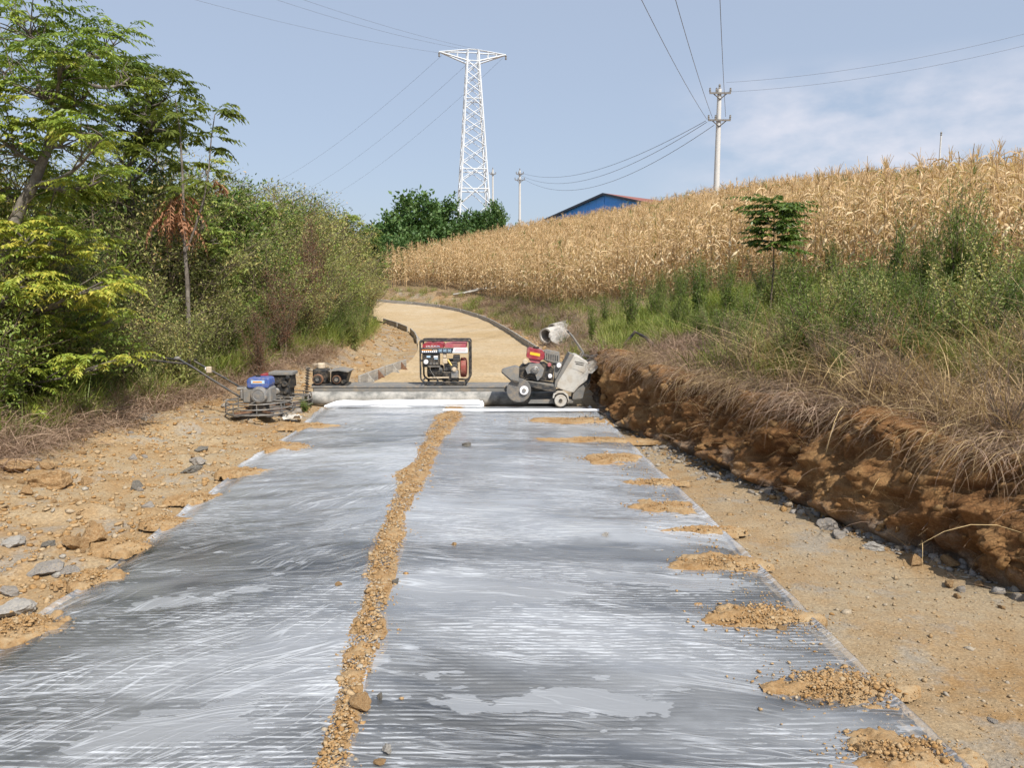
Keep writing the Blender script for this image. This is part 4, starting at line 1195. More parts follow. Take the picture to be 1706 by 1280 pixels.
def body_a(r, T):
    x0, z0 = T(690, 545); x1, z1 = T(905, 440)
    MB().box(x0 + .02, x1, -.12, .13, z0 - .02, z1, None, .02).build('engine_block', MAT['dustgrey'], r)
    cx, cz = T(830, 492)
    MB().lathe([(.104, .04), (.106, -.02), (.095, -.045), (.07, -.052), (.065, -.045), (.003, -.05)], (cx, -.13, cz), 'y', 30).build('recoil_cover', MAT['alu'], r, True)
    x0, z0 = T(740, 445); x1, z1 = T(905, 370)
    tk = MB().prism([(x0 + .01, z0), (x1 - .02, z0), (x1, z0 + .05), (x1 - .01, z1 - .01), (x1 - .05, z1), (x0 + .03, z1), (x0, z1 - .035), (x0, z0 + .03)], -.14, .10).build('fuel_tank', MAT['blue'], r)
    bv = tk.modifiers.new('edge', 'BEVEL'); bv.width = .015; bv.segments = 2; bv.limit_method = 'ANGLE'
    a0, b0 = T(775, 412); a1, b1 = T(870, 388)
    MB().box(a0, a1, -.1435, -.139, b0, b1).build('tank_label', MAT['label_blue'], tk)
    MB().box(a0 + .02, a1 - .03, -.1455, -.143, b0 + .012, b1 - .012).build('label_print', MAT['orange'], tk)
    a0, b0 = T(800, 365)
    MB().lathe([(.03, b0 - .012), (.032, b0 + .01), (.003, b0 + .012)], (a0, 0, 0), 'z', 16).build('filler_cap', MAT['engine_black'], tk, True)
    a0, b0 = T(720, 520)
    MB().box(a0 - .07, a0 + .03, -.10, .06, b0 - .02, b0 + .10, None, .015).build('air_filter', MAT['alu'], r)
    a0, b0 = T(680, 455)
    MB().cyl((a0 - .04, -.05, b0), (a0 + .10, -.05, b0), .022, sides=12).build('exhaust_pipe', MAT['alu'], r, True)
    # handle: one long bar with two grips
    P = [T(690, 530), T(590, 468), T(460, 385), T(350, 310), T(228, 236)]
    MB().tube([(a, -.02, c) for a, c in P], .014, 10).build('handle_bar', MAT['black'], r, True)
    for yk in (-.16, .14):
        Q = [T(290, 275), T(225, 262), T(150, 250), T(75, 240)]
        MB().tube([(Q[0][0], -.02, Q[0][1]), (Q[1][0], yk * .8, Q[1][1]), (Q[2][0], yk, Q[2][1]), (Q[3][0], yk, Q[3][1])], .014, 8).build('grip_bar', MAT['rubber'], r, True)
    q = T(228, 236)
    MB().lathe([(.02, -.03), (.024, 0), (.02, .03), (.003, .03)], (q[0], -.02, q[1]), 'x', 12).build('pitch_knob', MAT['alu'], r, True)
    q = T(435, 318)
    MB().box(q[0] - .03, q[0] + .03, .02, .08, q[1] - .05, q[1] + .03, None, .01).build('throttle_box', MAT['cream'], r)
def body_b(r, T):
    x0, z0 = T(905, 520); x1, z1 = T(1040, 430)
    MB().box(x0, x1, -.12, .13, z0 - .02, z1 + .02, None, .02).build('engine_block', MAT['engine_black'], r)
    x0, z0 = T(815, 408); x1, z1 = T(918, 345)
    tk = MB().prism([(x0, z0), (x1, z0), (x1, z1 - .01), (x1 - .03, z1), (x0 + .03, z1), (x0, z1 - .03)], -.12, .12).build('fuel_tank', MAT['red'], r)
    a0, b0 = T(870, 352)
    MB().lathe([(.03, b0 - .012), (.032, b0 + .01), (.003, b0 + .012)], (a0, 0, 0), 'z', 16).build('filler_cap', MAT['engine_black'], tk, True)
    MB().prism([T(918, 430), T(1055, 440), T(1050, 348), T(920, 348)], -.10, .12).build('muffler', MAT['engine_black'], r)
    x0, z0 = T(892, 350); x1, z1 = T(1065, 328)
    MB().box(x0, x1, -.13, .14, z0, z1, None, .006).build('heat_shield', MAT['dustgrey'], r)
    for (zx, zy, rr) in ((950, 400, .03), (1005, 415, .04), (1030, 365, .028), (945, 465, .045), (1015, 470, .035)):
        a, c = T(zx, zy); MB().lathe([(rr, .02), (rr * 1.05, -.01), (rr * .7, -.03), (.003, -.03)], (a, -.12, c), 'y', 16).build('engine_cap', MAT['alu' if rr > .04 else 'black'], r, True)
    P = [T(860, 470), T(650, 440), T(540, 372), T(430, 310), T(325, 250)]
    MB().tube([(a, .02, c) for a, c in P], .014, 10).build('handle_bar', MAT['black'], r, True)
    q = T(325, 250)
    MB().tube([(q[0], -.12, q[1]), (q[0] - .03, 0, q[1] + .01), (q[0], .14, q[1])], .014, 8).build('grip_bar', MAT['rubber'], r, True)
    MB().lathe([(.026, -.03), (.03, 0), (.026, .03), (.003, .03)], (T(430, 312)[0], .02, T(430, 312)[1]), 'x', 12).build('pitch_knob', MAT['label_white'], r, True)
tx = (240 + 800 / 4.265 - CX) / F_PX * 9.5
tz = g1(tx, 9.5) + .015
trowel((tx, 9.5, tz), 800, 640, 9.4 / F_PX / 4.265, 'power trowel with blue tank and raised black handles, left of the screed', body_a)
tx2 = (240 + 965 / 4.265 - CX) / F_PX * 10.45
trowel((tx2, 10.45, g1(tx2, 10.45) + .015), 965, 582, 10.3 / F_PX / 4.265, 'power trowel with red tank, standing behind the blue-tanked one', body_b)

# ---------------------------------------------------------------- white film bundle and tube at the end of the pavement
def lumpy_roll(name, P0, P1, r, label, seed, sub, taper0=.25, taper1=.8, flat=1.0, parts=4):
    """bundle of several thin white rolls side by side, each its own part"""
    root = empty(name, tuple(P0)); tag(root, label, 'plastic roll')
    rg = np.random.default_rng(seed)
    L = P1 - P0
    for k in range(parts):
        n = 40; pts = []; rs = []
        a = 2 * math.pi * k / parts + .4
        oy, oz = (math.cos(a) * r * .55, math.sin(a) * r * .5 * flat) if parts > 1 else (0, 0)
        s0 = rg.uniform(0, .03) * (parts > 1); s1 = 1 - rg.uniform(0, .06) * (parts > 1)
        for i in range(n):
            u = i / (n - 1.0); uu = s0 + (s1 - s0) * u
            tp = min(1, taper0 + u * 9) if taper0 < 1 else 1
            p = L * uu + np.array([0, oy * tp, (oz + r * .95 * flat) * tp if parts > 1 else r])
            p = p + np.array([0, .006 * math.sin(u * 17 + k), .006 * math.sin(u * 11 + 2 * k) * tp * (parts > 1)])
            pts.append(tuple(p)); rs.append((r * .62 if parts > 1 else r) * (tp * .75 + .25) * (1 + .06 * math.sin(u * 40 + k * 2)))
        MB().tube(pts, rs, 14).build(sub, MAT['white'], root, True)
    return root
lumpy_roll('plastic_roll_bundle', gp(540, 679, .018), gp(808, 678, .018), .052, 'bundle of bright white plastic rolls lying against the screed', 3, 'roll', .25, .8, .9, 5)
lumpy_roll('plastic_tube', gp(738, 686, .018), gp(998, 686, .018), .019, 'thin straight white plastic tube across the right end of the film', 4, 'tube_wall', 1, 1, 1, 1)
# crumpled sheet and leafy weed by the trowel
rng = np.random.default_rng(8)
m = 16
U, W = np.meshgrid(np.linspace(-1, 1, m), np.linspace(-1, 1, m))
cpos = gp(488, 700); cz0 = max(g1(cpos[0], cpos[1]), 0)
Zc = .03 + .05 * np.abs(fbm(U * 2, W * 2, oct=3, seed=91)) - .03 * np.hypot(U, W)
ii = np.arange(m * m).reshape(m, m)
FQ = np.c_[ii[:-1, :-1].ravel(), ii[:-1, 1:].ravel(), ii[1:, 1:].ravel(), ii[1:, :-1].ravel()]
o = link('crumpled_sheet', new_mesh('crumpled_sheet', np.stack([U * .11, W * .08, Zc * .8 + .012], -1).reshape(-1, 3), [FQ], mat=MAT['tankwhite']))
o.location = (cpos[0], cpos[1], cz0 + .01)
tag(o, 'scrap of crumpled white sheet on the soil between trowel and film', 'plastic scrap')

# ---------------------------------------------------------------- form boards along the further road
def form_board(a, b_, h, label, grp, side, cnt):
    za, zb_ = float(zroad(a[1])) - .04, float(zroad(b_[1])) - .04
    dxy = np.array(b_) - np.array(a); L = float(np.hypot(*dxy)); ang = math.atan2(dxy[1], dxy[0])
    r = empty('form_board', (a[0], a[1], za)); r.rotation_euler = (0, -math.atan2(zb_ - za, L), ang)
    tag(r, label, 'form board', grp)
    MB().box(.02, L - .02, -.022, .022, .0, h, None, .006).build('board', MAT['board'], r)
    for k in range(cnt):
        xk = L * (k + .7) / (cnt + .4)
        MB().prism([(side * .023, 0), (side * .023, h * .92), (side * (.023 + h * .75), 0)], xk - .02, xk + .02, 'x').build('brace', MAT['rust' if k % 2 else 'board'], r)
RB = param(smooth_poly(RP[1:]), 2000)
i0 = int(np.argmax(RB[:, 1] > 13.2))
s = np.r_[0, np.cumsum(np.hypot(*np.diff(RB, axis=0).T))]
st = s[i0]; k = 0
while st < s[-1] - 20 and k < 16:
    a = (np.interp(st, s, RB[:, 0]), np.interp(st, s, RB[:, 1])); e = st + (2.9 if k % 3 else 2.6)
    b_ = (np.interp(e, s, RB[:, 0]), np.interp(e, s, RB[:, 1]))
    form_board(a, b_, .19, 'weathered grey form board edging the far side of the curving dirt road', 'form boards on the right', -1, 2)
    st = e + .03; k += 1
for i, (p, q, lb) in enumerate([((598, 641), (640, 624), 'nearest form board left of the dirt road, just beyond the trowels'),
                                ((643, 623), (676, 611), 'form board left of the dirt road, second from the trowels')]):
    form_board(tuple(gp(*p)[:2]), tuple(gp(*q)[:2]), .19, lb, 'form boards on the left', -1, 2)
LBp = param(smooth_poly(LP[1:]), 2000)
i0 = int(np.argmax(LBp[:, 1] > 23.5)); s = np.r_[0, np.cumsum(np.hypot(*np.diff(LBp, axis=0).T))]; st = s[i0]
for k in range(7):
    a = (np.interp(st, s, LBp[:, 0]), np.interp(st, s, LBp[:, 1])); e = st + 2.2
    b_ = (np.interp(e, s, LBp[:, 0]), np.interp(e, s, LBp[:, 1]))
    form_board(a, b_, .2, 'dark form board on the inside of the bend under the thicket', 'form boards in the bend', -1, 1)
    st = e + (.9 if k % 2 else .1)

# ---------------------------------------------------------------- broken concrete pipes and loose slats on the bank
def pipe(p, d, L, r, label):
    d = Vector(d).normalized()
    b = MB(); n = 26
    a = d.cross(Vector((0, 0, 1))).normalized(); c = a.cross(d)
    rings = []
    for (u, rr) in ((0, r), (L, r), (L, r * .8), (0, r * .8)):
        rings.append([Vector(p) + d * u + (a * math.cos(2 * math.pi * i / n) + c * math.sin(2 * math.pi * i / n)) * rr for i in range(n)])
    V_ = [tuple(v) for rg_ in rings for v in rg_]
    F_ = []
    for k in range(4):
        for i in range(n):
            j = (i + 1) % n; k2 = (k + 1) % 4
            F_.append((k * n + i, k * n + j, k2 * n + j, k2 * n + i))
    b.add(V_, F_)
    tag(b.build('concrete_pipe', MAT['concrete'], None, True), label, 'pipe')
p1 = at(909, 560, 22.4); pipe(p1, (.64, .76, .10), 1.6, .23, 'open pale concrete pipe lying on the bank, nearer of two')
p2 = at(920, 550, 23.4); pipe(p2, (.64, .76, .12), 1.5, .19, 'pale concrete pipe half hidden behind the nearer pipe')
o = link('concrete_chunk', rock_mesh(411, MAT['concrete'])); o.scale = (.42, .3, .36); o.rotation_euler = (.3, .5, .4)
c = at(939, 564, 21.8); o.location = tuple(c)
tag(o, 'jagged broken piece of concrete pipe beside the open pipes', 'concrete chunk')
for i, (p, q, D0, D1) in enumerate([((755, 493), (830, 490), 43.5, 43.8), ((772, 496), (800, 488), 43.2, 44.0), ((780, 494), (812, 497), 43.0, 43.4)]):
    a, b_ = at(*p, D0), at(*q, D1)
    for v in (a, b_): v[2] = hill(v[0], v[1]) + .12 + .06 * i
    _o = MB().tube([tuple(a), tuple(b_)], .06, 4).build('grey_slat', MAT['board'])
    tag(_o, 'grey slat in the small heap on the bank above the bend, %s' % ['lowest', 'crossing the others', 'topmost'][i], 'slat', 'slats on the bank')
# black corrugated hose sticking out of the grass
P = [at(1040, 575, 10.4), at(1058, 553, 10.4), at(1075, 562, 10.3), at(1105, 590, 10.1), at(1135, 612, 9.9)]
_o = MB().tube([tuple(v) for v in P], .022, 8).build('black_hose', MAT['rubber'], None, True)
tag(_o, 'bent black hose poking out of the grass above the bank', 'hose')

# ---------------------------------------------------------------- lattice tower
TD = 85.0
tX = (790.3 - CX) / F_PX * TD
tz0 = float(hill(tX, TD))
tw = empty('lattice_tower', (tX, TD, tz0), math.radians(9)); tag(tw, 'tall white lattice power tower beyond the trees', 'lattice tower')
def tzv(zy): return float(at(790, 60 + zy / 4.265, TD)[2]) - tz0
kz = TD / F_PX / 4.265
def half(zy): return np.interp(zy, [105, 185, 1200, 1700], [36, 40, 100, 130]) * kz
def corner(i, zy):
    h = float(half(zy)); return Vector(((-1, 1, 1, -1)[i] * h, (-1, -1, 1, 1)[i] * h, max(0, tzv(zy))))
lev = [185, 260, 335, 415, 510, 600, 690, 790, 905, 1030, 1200, 1390, 1600]
zy_bot = lev[-1]
while tzv(zy_bot) > 0: zy_bot += 20
for i in range(4):
    MB().tube([corner(i, 105), corner(i, 185), corner(i, 1200), corner(i, zy_bot)], .095, 4).build('leg', MAT['galv'], tw)
for a_, b_ in zip(lev[:-1], lev[1:]):
    if tzv(b_) <= 0.3: break
    for i in range(4):
        j = (i + 1) % 4
        MB().tube([corner(i, a_), corner(j, b_)], .055, 4).build('brace', MAT['galv'], tw)
        MB().tube([corner(j, a_), corner(i, b_)], .04, 4).build('brace', MAT['galv'], tw)
for zy in (105, 185, 455, 955, 1095):
    for i in range(4):
        MB().tube([corner(i, zy), corner((i + 1) % 4, zy)], .06, 4).build('strut', MAT['galv'], tw)
for sgn in (-1, 1):
    tip = Vector((sgn * 228 * kz, 0, tzv(122)))
    for i in ((0, 3) if sgn < 0 else (1, 2)):
        MB().tube([corner(i, 108), tip], .075, 4).build('crossarm_chord', MAT['galv'], tw)
        MB().tube([corner(i, 185), tip], .085, 4).build('crossarm_chord', MAT['galv'], tw)
        for f in (.35, .65):
            MB().tube([corner(i, 108).lerp(tip, f), corner(i, 185).lerp(tip, f)], .04, 4).build('crossarm_strut', MAT['galv'], tw)
    MB().lathe([(.05, -.5), (.12, -.45), (.06, -.35), (.12, -.3), (.06, -.2), (.12, -.15), (.03, 0)], tuple(tip), 'z', 10).build('insulator', MAT['dustgrey'], tw)

# ---------------------------------------------------------------- utility poles and wires
MAT['pole'] = painted('pale_pole_concrete', (.58, .57, .55), .8, 0, .1, 2)
def upole(px, D, pytop, arms, label, r=.15, ydrop=None):
    c = at(px, 300, D); z0 = float(hill(c[0], D)) - .3
    ztop = float(at(px, pytop, D)[2])
    root = empty('utility_pole', (c[0], D, z0)); tag(root, label, 'utility pole', 'utility poles')
    H = ztop - z0
    MB().tube([(0, 0, 0), (0, 0, H)], [r * 1.25, r * .75], 14).build('shaft', MAT['pole'], root, True)
    for (pya, hw) in arms:
        z = float(at(px, pya, D)[2]) - z0; w = hw * D / F_PX
        MB().box(-w, w, -r * 1.35, -r * .9, z - .05, z + .05).build('crossarm', MAT['steel'], root)
        MB().tube([(-w * .6, -r, z - .04), (0, -r, z - w * .55)], .035, 4).build('arm_brace', MAT['steel'], root)
        MB().tube([(w * .6, -r, z - .04), (0, -r, z - w * .55)], .035, 4).build('arm_brace', MAT['steel'], root)
        for xk in (-w * .96, w * .96, -w * .35):
            MB().lathe([(.03, 0), (.07, .05), (.045, .1), (.07, .15), (.045, .2), (.06, .26), (.003, .28)], (xk, -r * 1.1, z + .04), 'z', 10).build('insulator', MAT['dustgrey'], root)
    MB().lathe([(.04, 0), (.08, .06), (.05, .12), (.08, .2), (.05, .28), (.003, .32)], (0, 0, H), 'z', 10).build('top_insulator', MAT['dustgrey'], root)
    return root
upole(1194, 50, 148, [(156, 17), (201, 18)], 'concrete utility pole with two crossarms rising from the corn hill', .17)
upole(866, 110, 284, [(290, 6), (300, 8)], 'slim distant utility pole left of the blue shed', .17)
upole(821, 130, 282, [(290, 5)], 'faint distant utility pole just right of the lattice tower', .17)
upole(1563, 62, 226, [], 'thin grey post on the skyline of the corn hill at the right', .07)
wt_ = NT('dark_wire'); MAT['wire'] = wt_.done(wt_.pbsdf((.20, .22, .26), .5, .3, .4))
def wire(a, b_, sag, r, label, n=40):
    a, b_ = np.array(a), np.array(b_)
    P = []
    for i in range(n + 1):
        u = i / n; p = a + (b_ - a) * u; p = p - np.array([0, 0, 4 * sag * u * (1 - u)]); P.append(tuple(p))
    _o = MB().tube(P, r, 5).build('overhead_wire', MAT['wire'], None, True)
    tag(_o, label, 'wire', 'overhead wires')
def wire3(p, D0, q, D1, ext, sag, r, label):
    """through two pixels at two distances, carried on past the second"""
    a, b_ = at(*p, D0), at(*q, D1); e = a + (b_ - a) * ext; e[2] = max(e[2], b_[2] + 1.2)
    wire(a, e, sag, r, label)
wire3((1178, 199), 50, (1068, -2), 27.5, 2.4, 1.0, .013, 'overhead wire leaving the corn hill pole, leftmost of the three steep ones')
wire3((1187, 196), 50, (1124, -2), 27.5, 2.4, 1.0, .013, 'overhead wire leaving the corn hill pole, middle of the three steep ones')
wire3((1209, 194), 50, (1199, -2), 27.5, 2.4, 1.0, .013, 'overhead wire leaving the corn hill pole, rightmost of the three steep ones')
for i, (p, q) in enumerate([((1176, 201), (866, 287)), ((1178, 203), (866, 291)), ((1190, 208), (868, 295))]):
    wire(at(*p, 49.8), at(*q, 110), 1.8 + .5 * i, .018, 'overhead wire between the corn hill pole and the distant pole, %s' % ['topmost', 'middle', 'lowest'][i])
for i, (p, q) in enumerate([((1210, 137), (1760, 42)), ((1210, 153), (1760, 62))]):
    wire(at(*p, 50), at(*q, 44), .5, .009, 'overhead wire crossing the sky right of the corn hill pole, %s' % ['upper', 'lower'][i])
for i, (p, q) in enumerate([((736, 88), (300, -8)), ((790, 84), (440, -8)), ((838, 90), (480, -10))]):
    wire(at(*p, 85), at(*q, 62), .4, .011, 'thin wire running from the lattice tower to the upper left, %s' % ['lowest', 'middle', 'topmost'][i])
for i, (p, q) in enumerate([((736, 92), (380, 330)), ((785, 100), (430, 345)), ((838, 96), (470, 360))]):
    wire(at(*p, 85), at(*q, 190), 3, .011, 'faint wire falling from the lattice tower behind the thicket, %s' % ['leftmost', 'middle', 'rightmost'][i])

# ---------------------------------------------------------------- blue shed behind the corn
MAT['bluewall'] = painted('blue_sheet', (.07, .32, .85), .45, 0, .10, 1.2)
MAT['roofred'] = painted('brown_red_roof', (.26, .085, .065), .6, 0, .2, 1.5)
BD = 86.0
ap = at(1008, 324, BD)
zb0 = 5.2
ang = math.radians(-47)
shed = empty('blue_shed', (ap[0], BD, zb0), ang); tag(shed, 'blue metal-sided shed with brown-red roof behind the corn', 'shed')
Hs = ap[2] - zb0; Wg = 8.4; Lg = 15.0; He = Hs - 2.05
pan = 14
for i in range(pan):                                        # gable wall in upright sheets
    xa, xb2 = -Wg + 2 * Wg * i / pan, -Wg + 2 * Wg * (i + 1) / pan - .03
    def rz2(x): return He + (Hs - He) * (1 - abs(x) / Wg) - .05
    MB().prism([(xa, 0), (xb2, 0), (xb2, rz2(xb2)), (xa, rz2(xa))], -.05 + .012 * (i % 2), .05).build('gable_sheet', MAT['bluewall'], shed)
for sx_ in (-1, 1):
    MB().box(min(sx_ * Wg, sx_ * (Wg - .1)), max(sx_ * Wg, sx_ * (Wg - .1)), .06, Lg, 0, He - .08).build('side_wall', MAT['bluewall'], shed)
    MB().prism([(sx_ * .0, Hs + .02), (sx_ * (Wg + .5), He - .13), (sx_ * (Wg + .5), He - .01), (0, Hs + .14)], -.35, Lg + .3).build('roof', MAT['roofred'], shed)
    MB().prism([(sx_ * .0, Hs - .10), (sx_ * (Wg + .5), He - .25), (sx_ * (Wg + .5), He - .0), (0, Hs + .15)], -.42, -.352).build('verge_trim', MAT['navy'], shed)
MB().prism([(-Wg, 0), (Wg, 0), (Wg, He - .1), (0, Hs - .1), (-Wg, He - .1)], Lg - .1, Lg).build('rear_wall', MAT['bluewall'], shed)
# ================================================================== vegetation builders (vectorised)
def nrm(a): return a / np.maximum(np.linalg.norm(a, axis=-1, keepdims=True), 1e-9)
def leaves(P, d, L, W, rng, fold=.25, droop=0.0):
    """rhombic leaves: P base, d direction (n,3)"""
    n = len(P); d = nrm(d)
    s = nrm(np.cross(d, nrm(rng.normal(size=(n, 3)) * .6 + np.array([0, 0, 1.0]))))
    nn = np.cross(s, d)
    L = np.broadcast_to(L, n)[:, None]; W = np.broadcast_to(W, n)[:, None]
    mid = P + d * L * .45
    tip = P + d * L + np.array([0, 0, -1.0]) * L * droop
    V = np.stack([P, mid + s * W * .5 + nn * W * fold, tip, mid - s * W * .5 + nn * W * fold], 1)
    F = (np.arange(n) * 4)[:, None] + np.array([0, 1, 2, 3])
    return V.reshape(-1, 3), F
def strips(P, az, e0, e1, L, W, seg, rng, taper=1.0, twist=0.0):
    n = len(P)
    az = np.broadcast_to(az, n); e0 = np.broadcast_to(e0, n); e1 = np.broadcast_to(e1, n)
    L = np.broadcast_to(L, n); W = np.broadcast_to(W, n)
    p = np.array(P, float); h = np.stack([np.cos(az), np.sin(az), 0 * az], -1); sd = np.stack([-np.sin(az), np.cos(az), 0 * az], -1)
    tw = rng.normal(0, twist, n) if twist else np.zeros(n)
    rows = []
    for k in range(seg + 1):
        u = k / seg
        e = e0 + (e1 - e0) * u
        w = W * (1 - taper * u ** 1.6) * (.55 + .45 * min(1, u * 4))
        up = np.stack([-np.sin(e) * np.cos(az), -np.sin(e) * np.sin(az), np.cos(e)], -1)
        a = (tw * u)[:, None]
        side = sd * np.cos(a) + up * np.sin(a)
        rows.append(p - side * (w / 2)[:, None]); rows.append(p + side * (w / 2)[:, None])
        p = p + (h * np.cos(e)[:, None] + np.array([0, 0, 1.0]) * np.sin(e)[:, None]) * (L / seg)[:, None]
    V = np.stack(rows, 1).reshape(-1, 3); m = 2 * (seg + 1)
    f = np.array([(2 * k, 2 * k + 1, 2 * k + 3, 2 * k + 2) for k in range(seg)])
    F = (np.arange(n) * m)[:, None, None] + f[None]
    return V, F.reshape(-1, 4)
def fronds(P, az, e0, e1, L, k, lL, lW, rng):
    """pinnate compound leaves"""
    n = len(P); az = np.broadcast_to(az, n); e0 = np.broadcast_to(e0, n); e1 = np.broadcast_to(e1, n); L = np.broadcast_to(L, n)
    h = np.stack([np.cos(az), np.sin(az), 0 * az], -1); sd = np.stack([-np.sin(az), np.cos(az), 0 * az], -1)
    p = np.array(P, float); PV, PF, o = [], [], 0
    V, F = strips(P, az, e0, e1, L, .010, k, rng, .6); PV.append(V); PF.append(F); o += len(V)
    cnt = [len(F)]
    for j in range(k + 1):
        u = j / k; e = e0 + (e1 - e0) * u
        tn = h * np.cos(e)[:, None] + np.array([0, 0, 1.0]) * np.sin(e)[:, None]
        if u > .16:
            sz = lL * (1.1 - .45 * abs(u - .45) * 2) * rng.uniform(.8, 1.15, n)
            for sg in ((-1, 1) if j < k else (0,)):
                d = sd * sg * .85 + tn * (.5 if sg else 1) + np.array([0, 0, -1.0]) * rng.uniform(.1, .5, (n, 1)) + rng.normal(0, .12, (n, 3))
                V, F = leaves(p, d, sz, lW * sz / lL, rng, .18, .12); PV.append(V); PF.append(F + o); o += len(V); cnt.append(len(F))
        p = p + tn * (L / k)[:, None]
    return np.concatenate(PV), np.concatenate(PF), cnt, n, k
class Veg:
    """mesh of stems (material 0) and leaves (materials 1..)"""
    def __init__(s): s.V = []; s.F = []; s.T = []; s.M = []; s.o = 0
    def add(s, V, F, tint, m):
        s.V.append(V); s.F.append(F + s.o); s.o += len(V)
        s.T.append(np.broadcast_to(tint, len(F)).astype(float)); s.M.append(np.full(len(F), m))
    def stem(s, pts, r0, r1, m=0, sides=5, tint=.5):
        b = MB(); n = len(pts); b.tube(pts, list(np.linspace(r0, r1, n)), sides, cap=False)
        s.add(np.array([tuple(v) for v in b.V]), np.array(b.F), tint, m)
    def mesh(s, name, mats):
        return new_mesh(name, np.concatenate(s.V), s.F, np.concatenate(s.T), mats, False, np.concatenate(s.M))

MAT['bark'] = rockmat('bark', (.10, .085, .07), (.19, .165, .14), (.28, .25, .21))
MAT['twig'] = rockmat('twig', (.10, .075, .05), (.17, .13, .09), (.25, .2, .14))
G_ = lambda *c: list(c)
MAT['leaf_yg'] = leafmat('yellow_green_leaf', [(0, (0.095, 0.157, 0.030)), (.45, (0.220, 0.304, 0.046)), (.8, (0.387, 0.429, 0.073)), (1, (0.544, 0.482, 0.084))], .32, .45, .1)
MAT['leaf_dg'] = leafmat('dark_green_leaf', [(0, (0.068, 0.109, 0.025)), (.5, (0.131, 0.201, 0.040)), (.85, (0.239, 0.297, 0.055)), (1, (0.478, 0.317, 0.092))], .3, .42, .1)
MAT['leaf_mid'] = leafmat('mid_green_leaf', [(0, (0.107, 0.178, 0.035)), (.5, (0.227, 0.309, 0.065)), (.85, (0.362, 0.408, 0.097)), (1, (0.591, 0.396, 0.150))], .3, .5, .25)
MAT['leaf_olive'] = leafmat('olive_leaf', [(0, (0.154, 0.187, 0.052)), (.45, (0.293, 0.318, 0.100)), (.75, (0.460, 0.425, 0.155)), (1, (0.668, 0.451, 0.191))], .28, .6, .3)
MAT['leaf_red'] = leafmat('dull_red_leaf', [(0, (0.115, 0.061, 0.034)), (.5, (0.203, 0.095, 0.061)), (1, (0.243, 0.176, 0.081))], .2, .6, .2)
MAT['leaf_dead'] = leafmat('dead_orange_leaf', [(0, (.20, .085, .04)), (.5, (.36, .17, .09)), (1, (.46, .27, .15))], .25, .7)
MAT['leaf_t2'] = leafmat('olive_green_leaf', [(0, (0.077, 0.113, 0.020)), (.5, (0.154, 0.189, 0.032)), (.85, (0.242, 0.259, 0.050)), (1, (0.374, 0.281, 0.080))], .4, .45, .1)
MAT['leaf_far'] = leafmat('far_green_leaf', [(0, (0.047, 0.096, 0.032)), (.5, (0.088, 0.167, 0.047)), (1, (0.160, 0.239, 0.072))], .25, .5, .25)
MAT['weed'] = leafmat('weed_green', [(0, (.075, .12, .025)), (.5, (.16, .22, .05)), (.85, (.27, .31, .09)), (1, (.46, .38, .17))], .36, .55, .35)
MAT['grass'] = leafmat('green_grass', [(0, (0.109, 0.155, 0.028)), (.5, (0.232, 0.281, 0.055)), (.85, (0.373, 0.378, 0.097)), (1, (0.652, 0.477, 0.221))], .35, .5, .2)
MAT['straw'] = leafmat('dry_straw', [(0, (.17, .115, .075)), (.45, (.37, .26, .145)), (.8, (.53, .385, .20)), (1, (.64, .47, .23))], .15, .7, .2)
MAT['deadgrass'] = leafmat('matted_dead_grass', [(0, (0.179, 0.118, 0.083)), (.5, (0.344, 0.235, 0.166)), (1, (0.552, 0.414, 0.289))], .12, .8, .2)
MAT['corn'] = leafmat('dry_corn_leaf', [(0, (.42, .265, .14)), (.4, (.63, .45, .25)), (.8, (.78, .60, .37)), (1, (.82, .69, .47))], .34, .7, .25)
MAT['corngreen'] = leafmat('green_corn_leaf', [(0, (0.084, 0.119, 0.028)), (.5, (0.168, 0.210, 0.049)), (1, (0.476, 0.392, 0.168))], .3, .5, .2)

